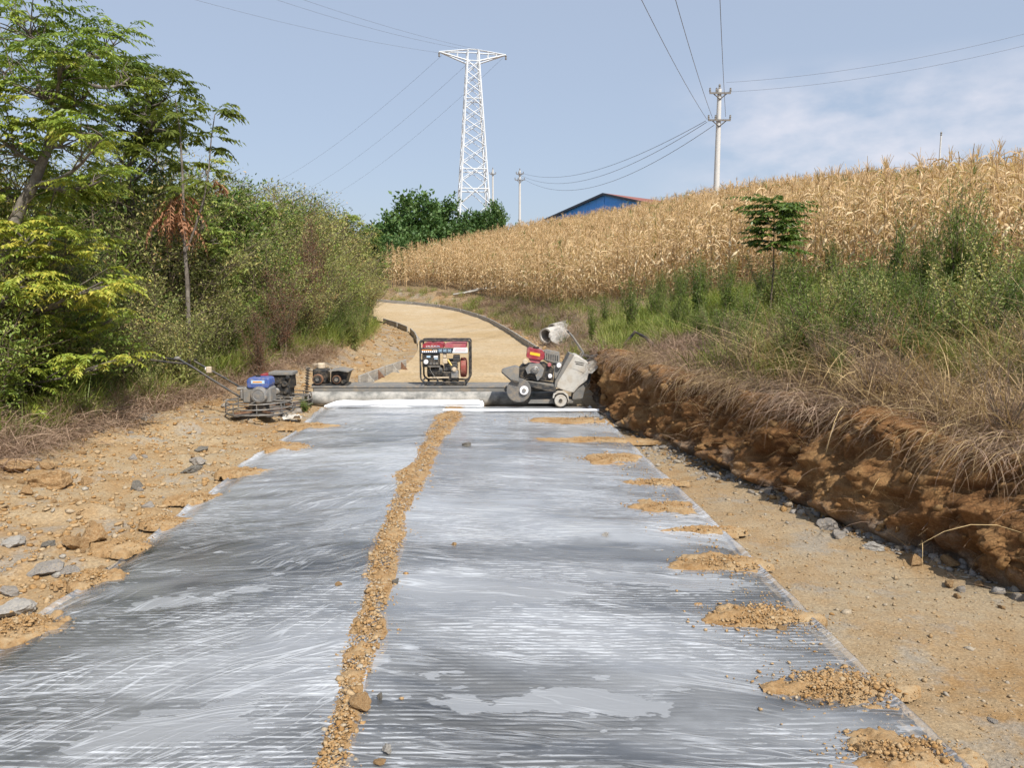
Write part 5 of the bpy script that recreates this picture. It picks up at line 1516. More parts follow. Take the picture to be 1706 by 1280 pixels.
def clump_tree(name, label, cat, base, trunk, clumps, seed, leaf, group=None, frond_L=.42, k=9, lL=.105, lW=.042, dens=1.0, r0=.07, twig_l=1.0):
    """trunk: points; clumps: (centre, radius, tint, dens). Limbs run from the trunk to every clump, twigs and compound leaves fill it"""
    rng = np.random.default_rng(seed)
    root = empty(name, tuple(base)); tag(root, label, cat, group)
    bs = np.array(base)
    st = Veg(); lf = Veg()
    tp = [np.array(p) - bs for p in trunk]
    fine = []
    for a, b in zip(tp[:-1], tp[1:]):
        for u in np.linspace(0, 1, 5)[:-1]: fine.append(a + (b - a) * u + rng.normal(0, .012, 3))
    fine.append(tp[-1]); fine = np.array(fine)
    st.stem([tuple(v) for v in fine], r0, r0 * .25, sides=9)
    for (c, r, tn, dn) in clumps:
        c = np.array(c) - bs
        cand = fine[fine[:, 2] < c[2] + .1] if (fine[:, 2] < c[2] + .1).any() else fine[:1]
        j = np.argmin(np.linalg.norm(cand - c, axis=1) + .5 * np.maximum(0, cand[:, 2] - c[2] + .35))
        a = cand[j]
        mid = (a + c) / 2 + rng.normal(0, .08, 3) + np.array([0, 0, -.12]) * np.linalg.norm(c - a)
        ts = np.linspace(0, 1, 7)[:, None]
        P = (1 - ts) ** 2 * a + 2 * ts * (1 - ts) * mid + ts ** 2 * c
        st.stem([tuple(v) for v in P], r0 * .34, .008, sides=6)
        ntw = max(3, int(9 * dn * dens * (r / .4) ** 1.3))
        for q in range(ntw):
            dv = rng.normal(size=3); dv[2] = dv[2] * .7 + .25; dv /= np.linalg.norm(dv)
            s0 = P[rng.integers(3, 7)]
            e = c + dv * r * rng.uniform(.35, 1.0)
            mm = (s0 + e) / 2 + np.array([0, 0, .06 * r])
            st.stem([tuple(s0), tuple(mm), tuple(e)], .009, .003, sides=4)
            m = int(rng.integers(4, 7))
            fp = np.concatenate([mm + (e - mm) * np.linspace(.2, 1, m)[:, None]])
            az0 = math.atan2(dv[1], dv[0])
            az = az0 + rng.uniform(-1.5, 1.5, m)
            V, F, cnt, n_, k_ = fronds(fp, az, rng.uniform(-.1, .75, m), rng.uniform(-1.0, -.1, m), frond_L * rng.uniform(.65, 1.15, m) * twig_l, k, lL, lW, rng)
            tint = np.clip(tn + rng.normal(0, .16) + rng.normal(0, .12, len(F)), 0, 1)
            lf.add(V, F, tint, 0)
    me = st.mesh('trunk', [MAT['bark']]); link('trunk', me, root)
    link('crown', lf.mesh('crown', [leaf]), root)
    return root
def skeleton_shrub(seed, H, R, nstem, nleaf, lL, lW, tint, leaf_m, bottom=.12, spiky=.0, up=.35):
    """many-stemmed bush; returns (stem mesh, leaf mesh) data"""
    rng = np.random.default_rng(seed); st = Veg(); segs = []
    for i in range(nstem):
        a = rng.uniform(0, 6.28); lean = R * np.sqrt(rng.random()); h = H * (1 - .45 * (lean / R) ** 2) * rng.uniform(.72, 1.05)
        P = [np.array([.08 * math.cos(a), .08 * math.sin(a), 0])]
        n = 7
        for j in range(1, n):
            u = j / (n - 1)
            P.append(np.array([math.cos(a) * lean * u ** 1.3, math.sin(a) * lean * u ** 1.3, h * u]) + rng.normal(0, .035, 3) * H * .4)
        st.stem([tuple(v) for v in P], .013 * H ** .5, .003, sides=4)
        for j in range(1, n - 1):
            for q in range(3):
                b = rng.uniform(0, 6.28); L = H * rng.uniform(.10, .24)
                s0 = P[j] + (P[j + 1] - P[j]) * rng.random()
                e = s0 + np.array([math.cos(b) * L, math.sin(b) * L, L * rng.uniform(.1, .9)])
                st.stem([tuple(s0), tuple((s0 + e) / 2 + rng.normal(0, .02, 3)), tuple(e)], .005, .002, sides=3)
                segs.append((s0, e))
            segs.append((P[j], P[j + 1]))
        segs.append((P[-2], P[-1] + np.array([0, 0, spiky * H])))
    S = np.array([s for s in segs])
    zs = S[:, :, 2].mean(1); S = S[zs > bottom * H]
    idx = rng.integers(0, len(S), nleaf); u = rng.random((nleaf, 1))
    P = S[idx, 0] * (1 - u) + S[idx, 1] * u + rng.normal(0, .022 * H, (nleaf, 3))
    d = nrm(S[idx, 1] - S[idx, 0]) * .5 + rng.normal(0, .6, (nleaf, 3)) + np.array([0, 0, up])
    s = rng.uniform(.65, 1.3, nleaf)
    lf = Veg(); V, F = leaves(P, d, lL * s, lW * s, rng, .2, .1)
    segt = rng.normal(0, .15, len(S))
    lf.add(V, F, np.clip(tint + segt[idx] + rng.normal(0, .12, nleaf), 0, 1), 0)
    return st.mesh('stems', [MAT['twig']]), lf.mesh('foliage', [leaf_m])
def place_pair(name, pair, loc, rz, sc, label, cat, group):
    r = empty(name, tuple(loc), rz); r.scale = sc
    tag(r, label, cat, group)
    link('stems', pair[0], r); link('foliage', pair[1], r)
    return r
def GZ(x, y): return g1(x, y)

# ---------------------------------------------------------------- trees on the left
def cl(lst, D, jit=.5, seed=0):
    rg = np.random.default_rng(seed); out = []
    for (px, py, rp, tn, dn) in lst:
        d = D + rg.uniform(-jit, jit)
        out.append((at(px, py, d), rp * d / F_PX, tn, dn))
    return out
D1 = 8.2
b1 = at(-60, 600, D1); b1[2] = GZ(b1[0], b1[1])
clump_tree('compound_leaf_tree', 'tall yellow-green tree with feathery compound leaves at the left picture edge', 'tree', b1,
           [b1, at(-10, 470, D1), at(30, 370, D1), at(80, 240, D1), at(120, 150, D1), at(150, 90, D1)],
           cl([(30, 40, 75, .35, 1.1), (-40, 90, 95, .3, 1), (110, 95, 62, .3, 1.1), (190, 75, 50, .3, 1.0), (60, 150, 85, .35, 1.2), (150, 155, 62, .4, 1.0), (215, 130, 42, .35, .8),
               (0, 230, 90, .5, 1.2), (100, 235, 75, .5, 1.1), (170, 225, 55, .45, .8), (30, 320, 90, .62, 1.2), (110, 320, 70, .6, 1.0), (170, 300, 45, .55, .6),
               (-40, 380, 80, .6, 1.0), (60, 400, 75, .7, 1.1), (130, 420, 60, .7, 1.0), (20, 480, 80, .75, 1.1), (110, 490, 70, .75, 1.1), (170, 470, 48, .7, .8),
               (20, 640, 75, .6, 1.0), (100, 635, 60, .6, 1.0), (180, 610, 48, .55, .8), (60, 560, 70, .7, 1.0), (140, 550, 55, .65, .9), (-20, 570, 80, .6, 1.0), (200, 525, 40, .6, .7)], D1, .9, 1), 11, MAT['leaf_yg'], None, .38, 11, .068, .026, 1.35, .085)
D2 = 12.6
b2 = at(240, 600, D2); b2[2] = GZ(b2[0], b2[1])
clump_tree('broad_crowned_tree', 'dark green drooping-leaved tree behind the yellow-green tree and the sapling', 'tree', b2,
           [b2, at(232, 480, D2), at(225, 380, D2), at(215, 280, D2), at(240, 190, D2), at(262, 130, D2)],
           cl([(250, 130, 38, .5, .8), (282, 150, 34, .4, .9), (215, 175, 45, .3, 1.0), (258, 200, 50, .3, 1.1), (235, 250, 50, .35, .9), (292, 215, 34, .35, .8), (195, 255, 44, .5, .8),
               (262, 262, 34, .3, .7), (180, 330, 40, .55, .6), (225, 330, 38, .55, .6), (270, 320, 26, .5, .5), (170, 200, 40, .4, .8), (200, 120, 44, .35, .8), (175, 110, 40, .35, .9)], D2, .7, 2), 12, MAT['leaf_t2'], None, .44, 10, .10, .036, 1.15, .06)
# sapling with a hank of dead leaves
D3 = 11.2
b3 = at(316, 600, D3); b3[2] = GZ(b3[0], b3[1])
rng = np.random.default_rng(31)
sap = empty('sapling', tuple(b3)); tag(sap, 'slender sapling with drooping green fronds on top and a hank of dead orange leaves', 'sapling')
sv = Veg(); lv = Veg(); dv_ = Veg()
loc3 = lambda px, py: at(px, py, D3 + 0) - b3
sv.stem([(0, 0, 0)] + [tuple(loc3(*p)) for p in ((314, 540), (312, 470), (308, 415), (306, 360), (304, 290), (300, 220), (292, 165))], .038, .008, sides=9)
sv.stem([tuple(loc3(*p)) for p in ((309, 420), (325, 380), (340, 330), (348, 280), (352, 230), (358, 190))], .018, .006, sides=7)
sv.stem([tuple(loc3(*p)) for p in ((308, 410), (298, 380), (292, 340))], .012, .005, sides=6)
def frondset(target, px, py, n, L, tn, e0=(0, .7), e1=(-1.2, -.3), m=0, lL=.13, lW=.05, k=8):
    P = np.repeat(loc3(px, py)[None], n, 0) + rng.normal(0, .03, (n, 3))
    V, F, *_ = fronds(P, rng.uniform(0, 6.28, n), rng.uniform(*e0, n), rng.uniform(*e1, n), L * rng.uniform(.7, 1.15, n), k, lL, lW, rng)
    target.add(V, F, np.clip(tn + rng.normal(0, .13, len(F)), 0, 1), m)
for (px, py, n, L) in ((291, 163, 9, .50), (300, 200, 6, .50), (302, 240, 6, .48), (304, 275, 6, .45), (358, 188, 9, .48), (353, 225, 6, .45), (350, 250, 4, .4), (305, 320, 5, .45), (345, 300, 5, .4), (306, 345, 4, .4)):
    frondset(lv, px, py, n, L, .4)
for (px, py, n, L) in ((292, 330, 10, .62), (298, 355, 12, .66), (286, 350, 8, .6), (304, 325, 4, .4), (362, 300, 2, .25)):
    frondset(dv_, px, py, n, L, .5, (-1.0, -.1), (-1.6, -1.4), 0, .085, .03, 11)
link('trunk', sv.mesh('trunk', [MAT['bark']]), sap); link('crown', lv.mesh('crown', [MAT['leaf_t2']]), sap)
tag(link('dead_leaves', dv_.mesh('dead_leaves', [MAT['leaf_dead']]), sap), 'hanging bunch of dead orange-brown leaves')
# two rounded trees and a rough one in the thicket line
def round_tree(px, D, pytop, wpx, seed, leaf, label, tn=.5, name='rounded_tree', fr=.36, lL=.085):
    b = at(px, 500, D); b[2] = GZ(b[0], b[1]); top = at(px, pytop, D)
    H = top[2] - b[2]; R = wpx * D / F_PX
    rg = np.random.default_rng(seed); cs = []
    for i in range(15):
        a = rg.uniform(0, 6.28); u = rg.uniform(.35, 1.0); rr = R * math.sqrt(max(0, 1 - (2 * u - 1.15) ** 2 * .8)) * rg.uniform(.3, .75)
        cs.append((b + np.array([math.cos(a) * rr, math.sin(a) * rr, H * u * .93]), R * .42, tn + rg.uniform(-.15, .15), 1.0))
    cs.append((top - np.array([0, 0, R * .3]), R * .4, tn, 1.0))
    clump_tree(name, label, 'tree', b, [b, b + np.array([.05, 0, H * .35]), b + np.array([-.04, 0, H * .7]), top - np.array([0, 0, .3])], cs, seed, leaf, None, fr, 8, lL, lL * .45, 1.1, .06)
round_tree(345, 13.0, 262, 46, 51, MAT['leaf_mid'], 'bright green bushy tree rising just right of the sapling top', .7)
round_tree(432, 18.0, 335, 50, 52, MAT['leaf_mid'], 'dome-shaped green tree in the thicket skyline, nearer the sapling', .6)
round_tree(385, 15.5, 318, 44, 53, MAT['leaf_dg'], 'dark green tree between the sapling and the dome-shaped tree', .5)
round_tree(578, 27.0, 352, 34, 54, MAT['leaf_mid'], 'green tree with upright leafy tips at the right end of the thicket skyline', .45)
round_tree(618, 31.0, 378, 30, 55, MAT['leaf_dg'], 'small dark tree where the thicket meets the corn', .45)
round_tree(500, 23.0, 372, 40, 56, MAT['leaf_mid'], 'green tree in the thicket behind the red-leaved shrub', .4)
round_tree(120, 12.5, 300, 80, 57, MAT['leaf_dg'], 'dense dark tree deep in the thicket behind the left trees', .4, fr=.45, lL=.1)
round_tree(250, 14.0, 345, 70, 58, MAT['leaf_mid'], 'green tree filling the thicket behind the dark drooping tree', .45)

# ---------------------------------------------------------------- thicket shrubs
SH = {}
for i, (H, R, ns_, nl, lL, lW, tn, m) in enumerate([(2.6, 1.0, 22, 7000, .060, .020, .40, 'leaf_olive'), (2.4, .95, 20, 6500, .065, .026, .45, 'leaf_mid'), (2.8, 1.0, 22, 7500, .055, .018, .55, 'leaf_olive'),
                                                    (2.2, 1.1, 22, 7000, .075, .035, .40, 'leaf_mid'), (2.5, .8, 18, 4200, .05, .022, .4, 'leaf_red'), (2.6, .9, 20, 6500, .07, .026, .35, 'leaf_dg')]):
    SH[i] = skeleton_shrub(600 + i, H, R, ns_, nl, lL, lW, tn, MAT[m], .10)
SLAB = {0: ('thicket_shrub', 'olive grey-green fine-leaved shrub in the dense thicket left of the road', 'olive shrubs of the left thicket'),
        1: ('thicket_shrub', 'mid green narrow-leaved shrub in the dense thicket left of the road', 'green shrubs of the left thicket'),
        2: ('thicket_shrub', 'pale olive feathery shrub in the dense thicket left of the road', 'pale shrubs of the left thicket'),
        3: ('thicket_shrub', 'broad-leaved green shrub in the dense thicket left of the road', 'broad-leaved shrubs of the left thicket'),
        5: ('thicket_shrub', 'dark green shrub in the dense thicket left of the road', 'dark shrubs of the left thicket')}
rng = np.random.default_rng(66)
def veg_edge(y):                     # where the thicket begins, metres left of the road axis
    return float(np.interp(y, [3, 6.9, 9.4, 12.3, 17.5, 22, 27, 31, 35, 40], [-5.0, -4.75, -4.7, -4.4, -3.75, -4.2, -4.85, -5.5, -6.6, -10]))
def skyl(y):                         # thicket height along the road
    return float(np.interp(y, [4, 8, 12, 18, 24, 30, 36], [2.8, 3.0, 3.2, 3.5, 3.8, 4.1, 4.2]))
yv = 6.4; nsh = 0
rows = [(0.1, .58), (.75, .84), (1.6, 1.0), (2.7, 1.0), (4.2, 1.08)]
while yv < 33:
    for (off, hf) in rows:
        y = yv + rng.uniform(-.35, .35); x = veg_edge(y) - off - rng.uniform(-.2, .3) - .45
        k = int(rng.choice([0, 1, 2, 3, 5], p=[.30, .22, .22, .13, .13]))
        if off < 1 and rng.random() < .4: k = int(rng.choice([0, 2]))
        h = skyl(y) * hf * rng.uniform(.82, 1.08); s = h / 2.5
        nm, lb, gr = SLAB[k]
        place_pair(nm, SH[k], (x, y, GZ(x, y) - .03), rng.uniform(0, 6.28), (s * 1.1, s * 1.1, s), lb, 'shrub', gr); nsh += 1
    yv += .85 + .032 * (yv - 6)
for i, (px, py, D, H, lb) in enumerate([(505, 372, 16.2, 3.4, 'tall dull red-leaved shrub rising to the thicket skyline'), (525, 328, 17.0, 4.0, 'thin reddish spire of a shrub topping the thicket skyline'),
                                        (470, 425, 13.6, 2.4, 'reddish-brown withered shrub in the middle of the thicket'), (425, 500, 12.0, 1.6, 'low reddish withered shrub near the sapling trunk'), (560, 460, 18.2, 1.9, 'dull red shrub at the front right of the thicket')]):
    p = at(px, 500, D); z = GZ(p[0], D); top = at(px, py, D)[2]; s = (top - z) / 2.5
    place_pair('red_shrub', SH[4], (p[0], D, z), i * 1.3, (s * (.32 if i == 1 else .7), s * (.32 if i == 1 else .7), s), lb, 'shrub', 'red shrubs of the thicket')

# ---------------------------------------------------------------- far trees behind the corn
FT = [skeleton_shrub(700 + i, 6.0, 3.0, 26, 9000, .34, .20, .45, MAT['leaf_far'], .08, 0) for i in range(3)]
for i, (px, D, pyt, w, lb) in enumerate([(655, 62, 348, 1.0, 'pale green tree at the left end of the far wood'), (690, 66, 325, 1.1, 'tallest tree of the far wood left of the tower'), (735, 72, 332, 1.0, 'rounded tree of the far wood just left of the tower base'),
                                         (775, 74, 346, .9, 'dark bushy tree hiding the tower base'), (825, 76, 338, .7, 'dark tree at the right end of the far wood'), (640, 56, 392, .9, 'low tree behind the end of the thicket'),
                                         (710, 64, 375, 1.0, 'dark green tree low in front of the far wood'), (760, 70, 372, 1.0, 'dark green bush behind the corn under the tower'), (800, 74, 350, .8, 'small tree between tower base and right end of far wood'), (600, 60, 380, 1.0, 'tree half hidden behind the thicket skyline'), (670, 58, 400, .9, 'green bush meeting the left tip of the corn')]):
    p = at(px, 400, D); z = float(ground(np.array([p[0]]), np.array([D]))[0]) - .3; top = at(px, pyt, D)[2]; s = (top - z) / 6.0
    r = empty('far_tree', (p[0], D, z), i * 1.1); r.scale = (s * w, s * w, s)
    tag(r, lb, 'tree', 'far trees behind the corn')
    link('trunk', FT[i % 3][0], r); link('crown', FT[i % 3][1], r)

# ---------------------------------------------------------------- dry corn
def corn_mesh(seed, green=False):
    rng = np.random.default_rng(seed); v = Veg()
    H = rng.uniform(1.75, 2.15); bend = rng.normal(0, .07, 2)
    pts = [(bend[0] * u * u, bend[1] * u * u, H * u) for u in np.linspace(0, 1, 4)]
    v.stem(pts, .016, .007, 0, 4, .45)
    n = 15; u = np.linspace(.12, .96, n); a0 = rng.uniform(0, 6.28)
    P = np.stack([bend[0] * u * u, bend[1] * u * u, H * u], -1)
    az = a0 + np.arange(n) * math.pi + rng.normal(0, .5, n)
    V, F = strips(P, az, rng.uniform(.5, 1.35, n), rng.uniform(-1.75, -1.1, n), rng.uniform(.30, .62, n), rng.uniform(.03, .058, n), 4, rng, .85, 1.1)
    v.add(V, F, np.repeat(np.clip(rng.normal(.55, .2, n), 0, 1), 4), 1)
    m = 8; P = np.repeat(np.array(pts[-1])[None], m, 0)
    V, F = strips(P, rng.uniform(0, 6.28, m), rng.uniform(.8, 1.5, m), rng.uniform(.2, 1.3, m), rng.uniform(.16, .3, m), .014, 2, rng, .5)
    v.add(V, F, np.full(len(F), .35), 1)
    e = H * rng.uniform(.42, .55); a = rng.uniform(0, 6.28)
    d = np.array([math.cos(a) * .6, math.sin(a) * .6, -.75]); p = np.array([0, 0, e + .05])
    b = MB(); b.tube([tuple(p), tuple(p + d * .06), tuple(p + d * .15), tuple(p + d * .24)], [.012, .034, .03, .008], 6, cap=False)
    v.add(np.array([tuple(x) for x in b.V]), np.array(b.F), .95, 1)
    return v.mesh('corn', [MAT['corn'], MAT['corngreen' if green else 'corn']])
CORN = [corn_mesh(800 + i) for i in range(9)] + [corn_mesh(820, True)]
def scatter(name, label, pts, rz, tilt, scl, idx, meshes):
    """one object of uncountable plants: geometry-node instances on explicit points"""
    col = bpy.data.collections.new(name + '_kinds')
    for i, m_ in enumerate(meshes):
        o = bpy.data.objects.new('%s_kind_%02d' % (name, i), m_); col.objects.link(o)
    n = len(pts); me = bpy.data.meshes.new(name)
    me.vertices.add(n); me.vertices.foreach_set('co', np.asarray(pts, np.float32).ravel())
    rot = np.c_[tilt[:, 0], tilt[:, 1], rz].astype(np.float32)
    a = me.attributes.new('rot', 'FLOAT_VECTOR', 'POINT'); a.data.foreach_set('vector', rot.ravel())
    a = me.attributes.new('scl', 'FLOAT', 'POINT'); a.data.foreach_set('value', np.asarray(scl, np.float32))
    a = me.attributes.new('idx', 'INT', 'POINT'); a.data.foreach_set('value', np.asarray(idx, np.int32))
    o = link(name, me); tag(o, label, None, None, 'stuff')
    ng = bpy.data.node_groups.new(name, 'GeometryNodeTree')
    ng.interface.new_socket('Geometry', in_out='INPUT', socket_type='NodeSocketGeometry')
    ng.interface.new_socket('Geometry', in_out='OUTPUT', socket_type='NodeSocketGeometry')
    gi = ng.nodes.new('NodeGroupInput'); go = ng.nodes.new('NodeGroupOutput')
    ci = ng.nodes.new('GeometryNodeCollectionInfo'); ci.inputs['Collection'].default_value = col
    ci.inputs['Separate Children'].default_value = True; ci.inputs['Reset Children'].default_value = True
    ip = ng.nodes.new('GeometryNodeInstanceOnPoints'); ip.inputs['Pick Instance'].default_value = True
    def na(nm, ty):
        x = ng.nodes.new('GeometryNodeInputNamedAttribute'); x.data_type = ty; x.inputs['Name'].default_value = nm
        return [s for s in x.outputs if s.enabled and s.name == 'Attribute'][0]
    ng.links.new(gi.outputs[0], ip.inputs['Points']); ng.links.new(ci.outputs[0], ip.inputs['Instance'])
    ng.links.new(na('idx', 'INT'), ip.inputs['Instance Index']); ng.links.new(na('rot', 'FLOAT_VECTOR'), ip.inputs['Rotation'])
    ng.links.new(na('scl', 'FLOAT'), ip.inputs['Scale']); ng.links.new(ip.outputs[0], go.inputs[0])
    md = o.modifiers.new('plants', 'NODES'); md.node_group = ng
    return o
FIELD = [(-8.6, 49.8), (-5, 47.3), (-1.9, 43.2), (0.2, 36.5), (1.5, 30), (2.4, 24.5), (4.2, 18.4), (6.6, 13.2), (9.5, 10.2), (26, 5.5), (75, 30), (60, 92), (6, 92), (2.5, 78), (-2, 67), (-6.5, 57)]
def in_poly(x, y, P):
    r = np.zeros(x.shape, bool); n = len(P)
    for i in range(n):
        x1, y1 = P[i]; x2, y2 = P[(i + 1) % n]
        c = ((y1 > y) != (y2 > y)) & (x < (x2 - x1) * (y - y1) / (y2 - y1 + 1e-12) + x1)
        r ^= c
    return r
rng = np.random.default_rng(9)
ra = math.radians(28); rows_u = np.arange(-70, 120, .56)
pu, pv = np.meshgrid(rows_u, np.arange(-70, 120, .24))
pu = pu.ravel() + rng.normal(0, .05, pu.size); pv = pv.ravel() + rng.normal(0, .06, pv.size)
X = pu * math.cos(ra) - pv * math.sin(ra); Y = pu * math.sin(ra) + pv * math.cos(ra) + 10
ok = in_poly(X, Y, FIELD) & (X < Y * .74 + 1.5) & (X > -Y * .75)
X, Y = X[ok], Y[ok]
dist = np.hypot(X, Y)
keep = (rng.random(len(X)) < np.interp(dist, [0, 45, 70, 100], [.95, .92, .7, .5])); X, Y, dist = X[keep], Y[keep], dist[keep]
Z = hill(X, Y) - .02
order = np.argsort(dist)
near, rest = order[:300], order[300:]
gidx = rng.choice(10, len(X), p=[.108] * 9 + [.028])
scl = rng.uniform(.86, 1.14, len(X)) * np.interp(dist, [10, 30], [.9, 1.04])
tl = rng.normal(0, .07, (len(X), 2)); rzv = rng.uniform(0, 6.28, len(X))
for i in near:
    o = link('corn_stalk', CORN[gidx[i]]); o.location = (X[i], Y[i], Z[i]); o.rotation_euler = (tl[i, 0], tl[i, 1], rzv[i]); o.scale = (scl[i],) * 3
    tag(o, 'dry tan corn stalk in the nearest rows above the grassy bank', 'corn stalk', 'nearest corn stalks')
scatter('corn_field', 'dry tan corn covering the hill', np.c_[X, Y, Z][rest], rzv[rest], tl[rest], scl[rest], gidx[rest], CORN)

# ---------------------------------------------------------------- weeds and grass on the right bank
def weed_mesh(seed, H, n, tint, lL=.10, lW=.016, spread=.35, m='weed', leaf_n=60):
    """upright bushy herb: several leafy stems"""
    rng = np.random.default_rng(seed); st = Veg(); lf = Veg()
    for i in range(n):
        a = rng.uniform(0, 6.28); l = spread * H * rng.random(); h = H * rng.uniform(.6, 1.0)
        P = [np.array([math.cos(a) * l * u ** 1.4, math.sin(a) * l * u ** 1.4, h * u]) + (rng.normal(0, .012 * H, 3) if u > 0 else 0) for u in np.linspace(0, 1, 6)]
        st.stem([tuple(v) for v in P], .006, .002, sides=3)
        u = rng.uniform(.12, 1, leaf_n); Pn = np.array(P); k = np.minimum((u * 5).astype(int), 4); f = (u * 5 - k)[:, None]
        Q = Pn[k] * (1 - f) + Pn[k + 1] * f
        d = rng.normal(0, .7, (leaf_n, 3)) + np.array([0, 0, .55])
        s = (1.25 - .75 * u) * rng.uniform(.7, 1.2, leaf_n)
        Q = Q + nrm(d) * rng.uniform(0, .06 * H, (leaf_n, 1))
        V, F = leaves(Q, d, lL * s, lW * s, rng, .15, .15)
        lf.add(V, F, np.clip(tint + rng.normal(0, .1) + rng.normal(0, .14, len(F)), 0, 1), 0)
    return st.mesh('stems', [MAT['twig']]), lf.mesh('foliage', [MAT[m]])
WD = [weed_mesh(900, 1.0, 18, .45, .085, .017, .4, 'weed', 90), weed_mesh(901, 1.0, 16, .35, .08, .026, .4, 'weed', 80), weed_mesh(902, 1.0, 24, .55, .09, .014, .4, 'weed', 130), weed_mesh(903, 1.0, 18, .5, .06, .024, .5, 'leaf_olive', 80),
      weed_mesh(904, 1.0, 26, .45, .10, .006, .55, 'deadgrass', 45), weed_mesh(905, 1.0, 20, .6, .07, .012, .6, 'straw', 40)]
def weed_at(px, py, D, H, k, label, group=None, w=1.0, name='bank_weed', rz=0.0):
    p = at(px, py, D); z = float(ground(np.array([p[0]]), np.array([p[1]]))[0])
    return place_pair(name, WD[k], (p[0], D, z - .02), rz, (H * w, H * w, H), label, 'weed', group)
for i, (px, D, H, k, w, lb) in enumerate([
        (1590, 8.6, 1.35, 2, .55, 'tall feathery bright green weed, largest on the right bank'), (1640, 9.0, 1.1, 0, .6, 'green feathery weed just right of the largest one'), (1540, 9.2, 1.0, 2, .6, 'green weed just left of the largest feathery one'),
        (1490, 9.8, 1.25, 1, .35, 'tall narrow dark weed against the corn, left of the feathery group'), (1420, 9.5, .9, 1, .7, 'leafy weed below the tall narrow dark one'), (1330, 10, .85, 0, .8, 'mid green weed right of the fern-leaved sapling'),
        (1285, 10.5, .9, 3, .8, 'grey green bushy weed under the fern-leaved sapling'), (1165, 12.5, 1.1, 1, .5, 'upright dark green weed in front of the corn, left of the fern-leaved sapling'), (1215, 11.5, .8, 0, .7, 'green weed between the upright dark weed and the sapling'),
        (1090, 13.5, .75, 1, .6, 'small green weed at the corn edge above the bright grass'), (1030, 14.5, .7, 0, .6, 'leftmost green weed at the corn edge'), (1380, 8.8, .7, 3, .9, 'bushy olive weed in the middle of the right bank'),
        (1460, 8.4, .7, 0, .9, 'bushy green weed below the dark narrow one'), (1670, 8.0, .9, 3, .8, 'olive weed at the right picture edge'), (1250, 9.6, .55, 2, .9, 'low feathery weed in the bright grass'), (1130, 11.4, .55, 2, .9, 'low feathery weed toward the saw')]):
    weed_at(px, 480, D, H * 1.2, k, lb, 'weeds on the right bank', w * 1.25, 'bank_weed', i * .9)
rng = np.random.default_rng(29)
KL = ['leafy green weed in the weedy belt below the corn', 'dark green weed in the weedy belt below the corn', 'feathery green weed in the weedy belt below the corn', 'olive weed in the weedy belt below the corn',
      'dead brown branching weed among the straw on the right bank', 'dry tan twiggy weed among the straw on the right bank']
for i in range(95):
    D = rng.uniform(6.3, 11.0); px = rng.uniform(max(1000, 1420 - 55 * (D - 5)), 1740); k = int(rng.choice([0, 1, 2, 3], p=[.3, .2, .25, .25])); H = rng.uniform(.35, .95) * (1.0 if px > 1330 else .75)
    weed_at(px, 480, D, H, k, KL[k], ['leafy', 'dark', 'feathery', 'olive'][k] + ' weeds of the belt', rng.uniform(.8, 1.2), 'belt_weed', rng.uniform(0, 6.28))
for i in range(20):
    D = rng.uniform(11.5, 17.5); px = rng.uniform(955 + 6 * (17.5 - D), 1400); k = int(rng.choice([0, 1, 2])); H = rng.uniform(.6, 1.25)
    p_ = at(px, 480, D)
    place_pair('corn_edge_weed', WD[k], (p_[0], D, float(hill(p_[0], D)) - .02), rng.uniform(0, 6.28), (H * .6, H * .6, H), ['tall leafy weed growing up against the corn edge', 'tall dark weed growing up against the corn edge', 'tall feathery weed growing up against the corn edge'][k], 'weed', ['leafy', 'dark', 'feathery'][k] + ' weeds at the corn edge')
for i in range(46):
    y = 3.6 + 5.0 * rng.random(); x = bank_base(y) + .35 + 1.9 * rng.random(); k = 4 + int(rng.random() < .4); H = rng.uniform(.35, .75)
    place_pair('dead_weed', WD[k], (x, y, GZ(x, y) - .02), rng.uniform(0, 6.28), (H, H, H), KL[k], 'weed', ['dead brown weeds', 'dry tan weeds'][k - 4] + ' on the right bank')
# fern-leaved sapling on the right
Df = 10.2
bf = at(1283, 480, Df); bf[2] = float(hill(bf[0], Df))
rng = np.random.default_rng(17)
fs = empty('fern_leaved_sapling', tuple(bf)); tag(fs, 'dark green sapling with level fern-like fronds standing before the corn', 'sapling')
sv, lv = Veg(), Veg()
top = at(1290, 340, Df) - bf
sv.stem([(0, 0, 0), tuple(top * .5 + np.array([.03, 0, 0])), tuple(top)], .014, .005, sides=6)
for j, zy in enumerate((340, 347, 356, 363, 375, 383, 394, 404, 414)):
    n = 9; P = np.repeat((at(1288, zy, Df) - bf)[None], n, 0)
    V, F, *_ = fronds(P, np.array([0, .5, 2.6, 3.14, 3.7, 5.6, 4.7, 4.2, 5.2]) + rng.normal(0, .2, n), rng.uniform(.0, .5, n), rng.uniform(-.5, .05, n), rng.uniform(.28, .58, n), 14, .10, .036, rng)
    lv.add(V, F, np.clip(.35 + rng.normal(0, .13, len(F)), 0, 1), 0)
link('trunk', sv.mesh('trunk', [MAT['twig']]), fs); link('crown', lv.mesh('crown', [MAT['leaf_dg']]), fs)

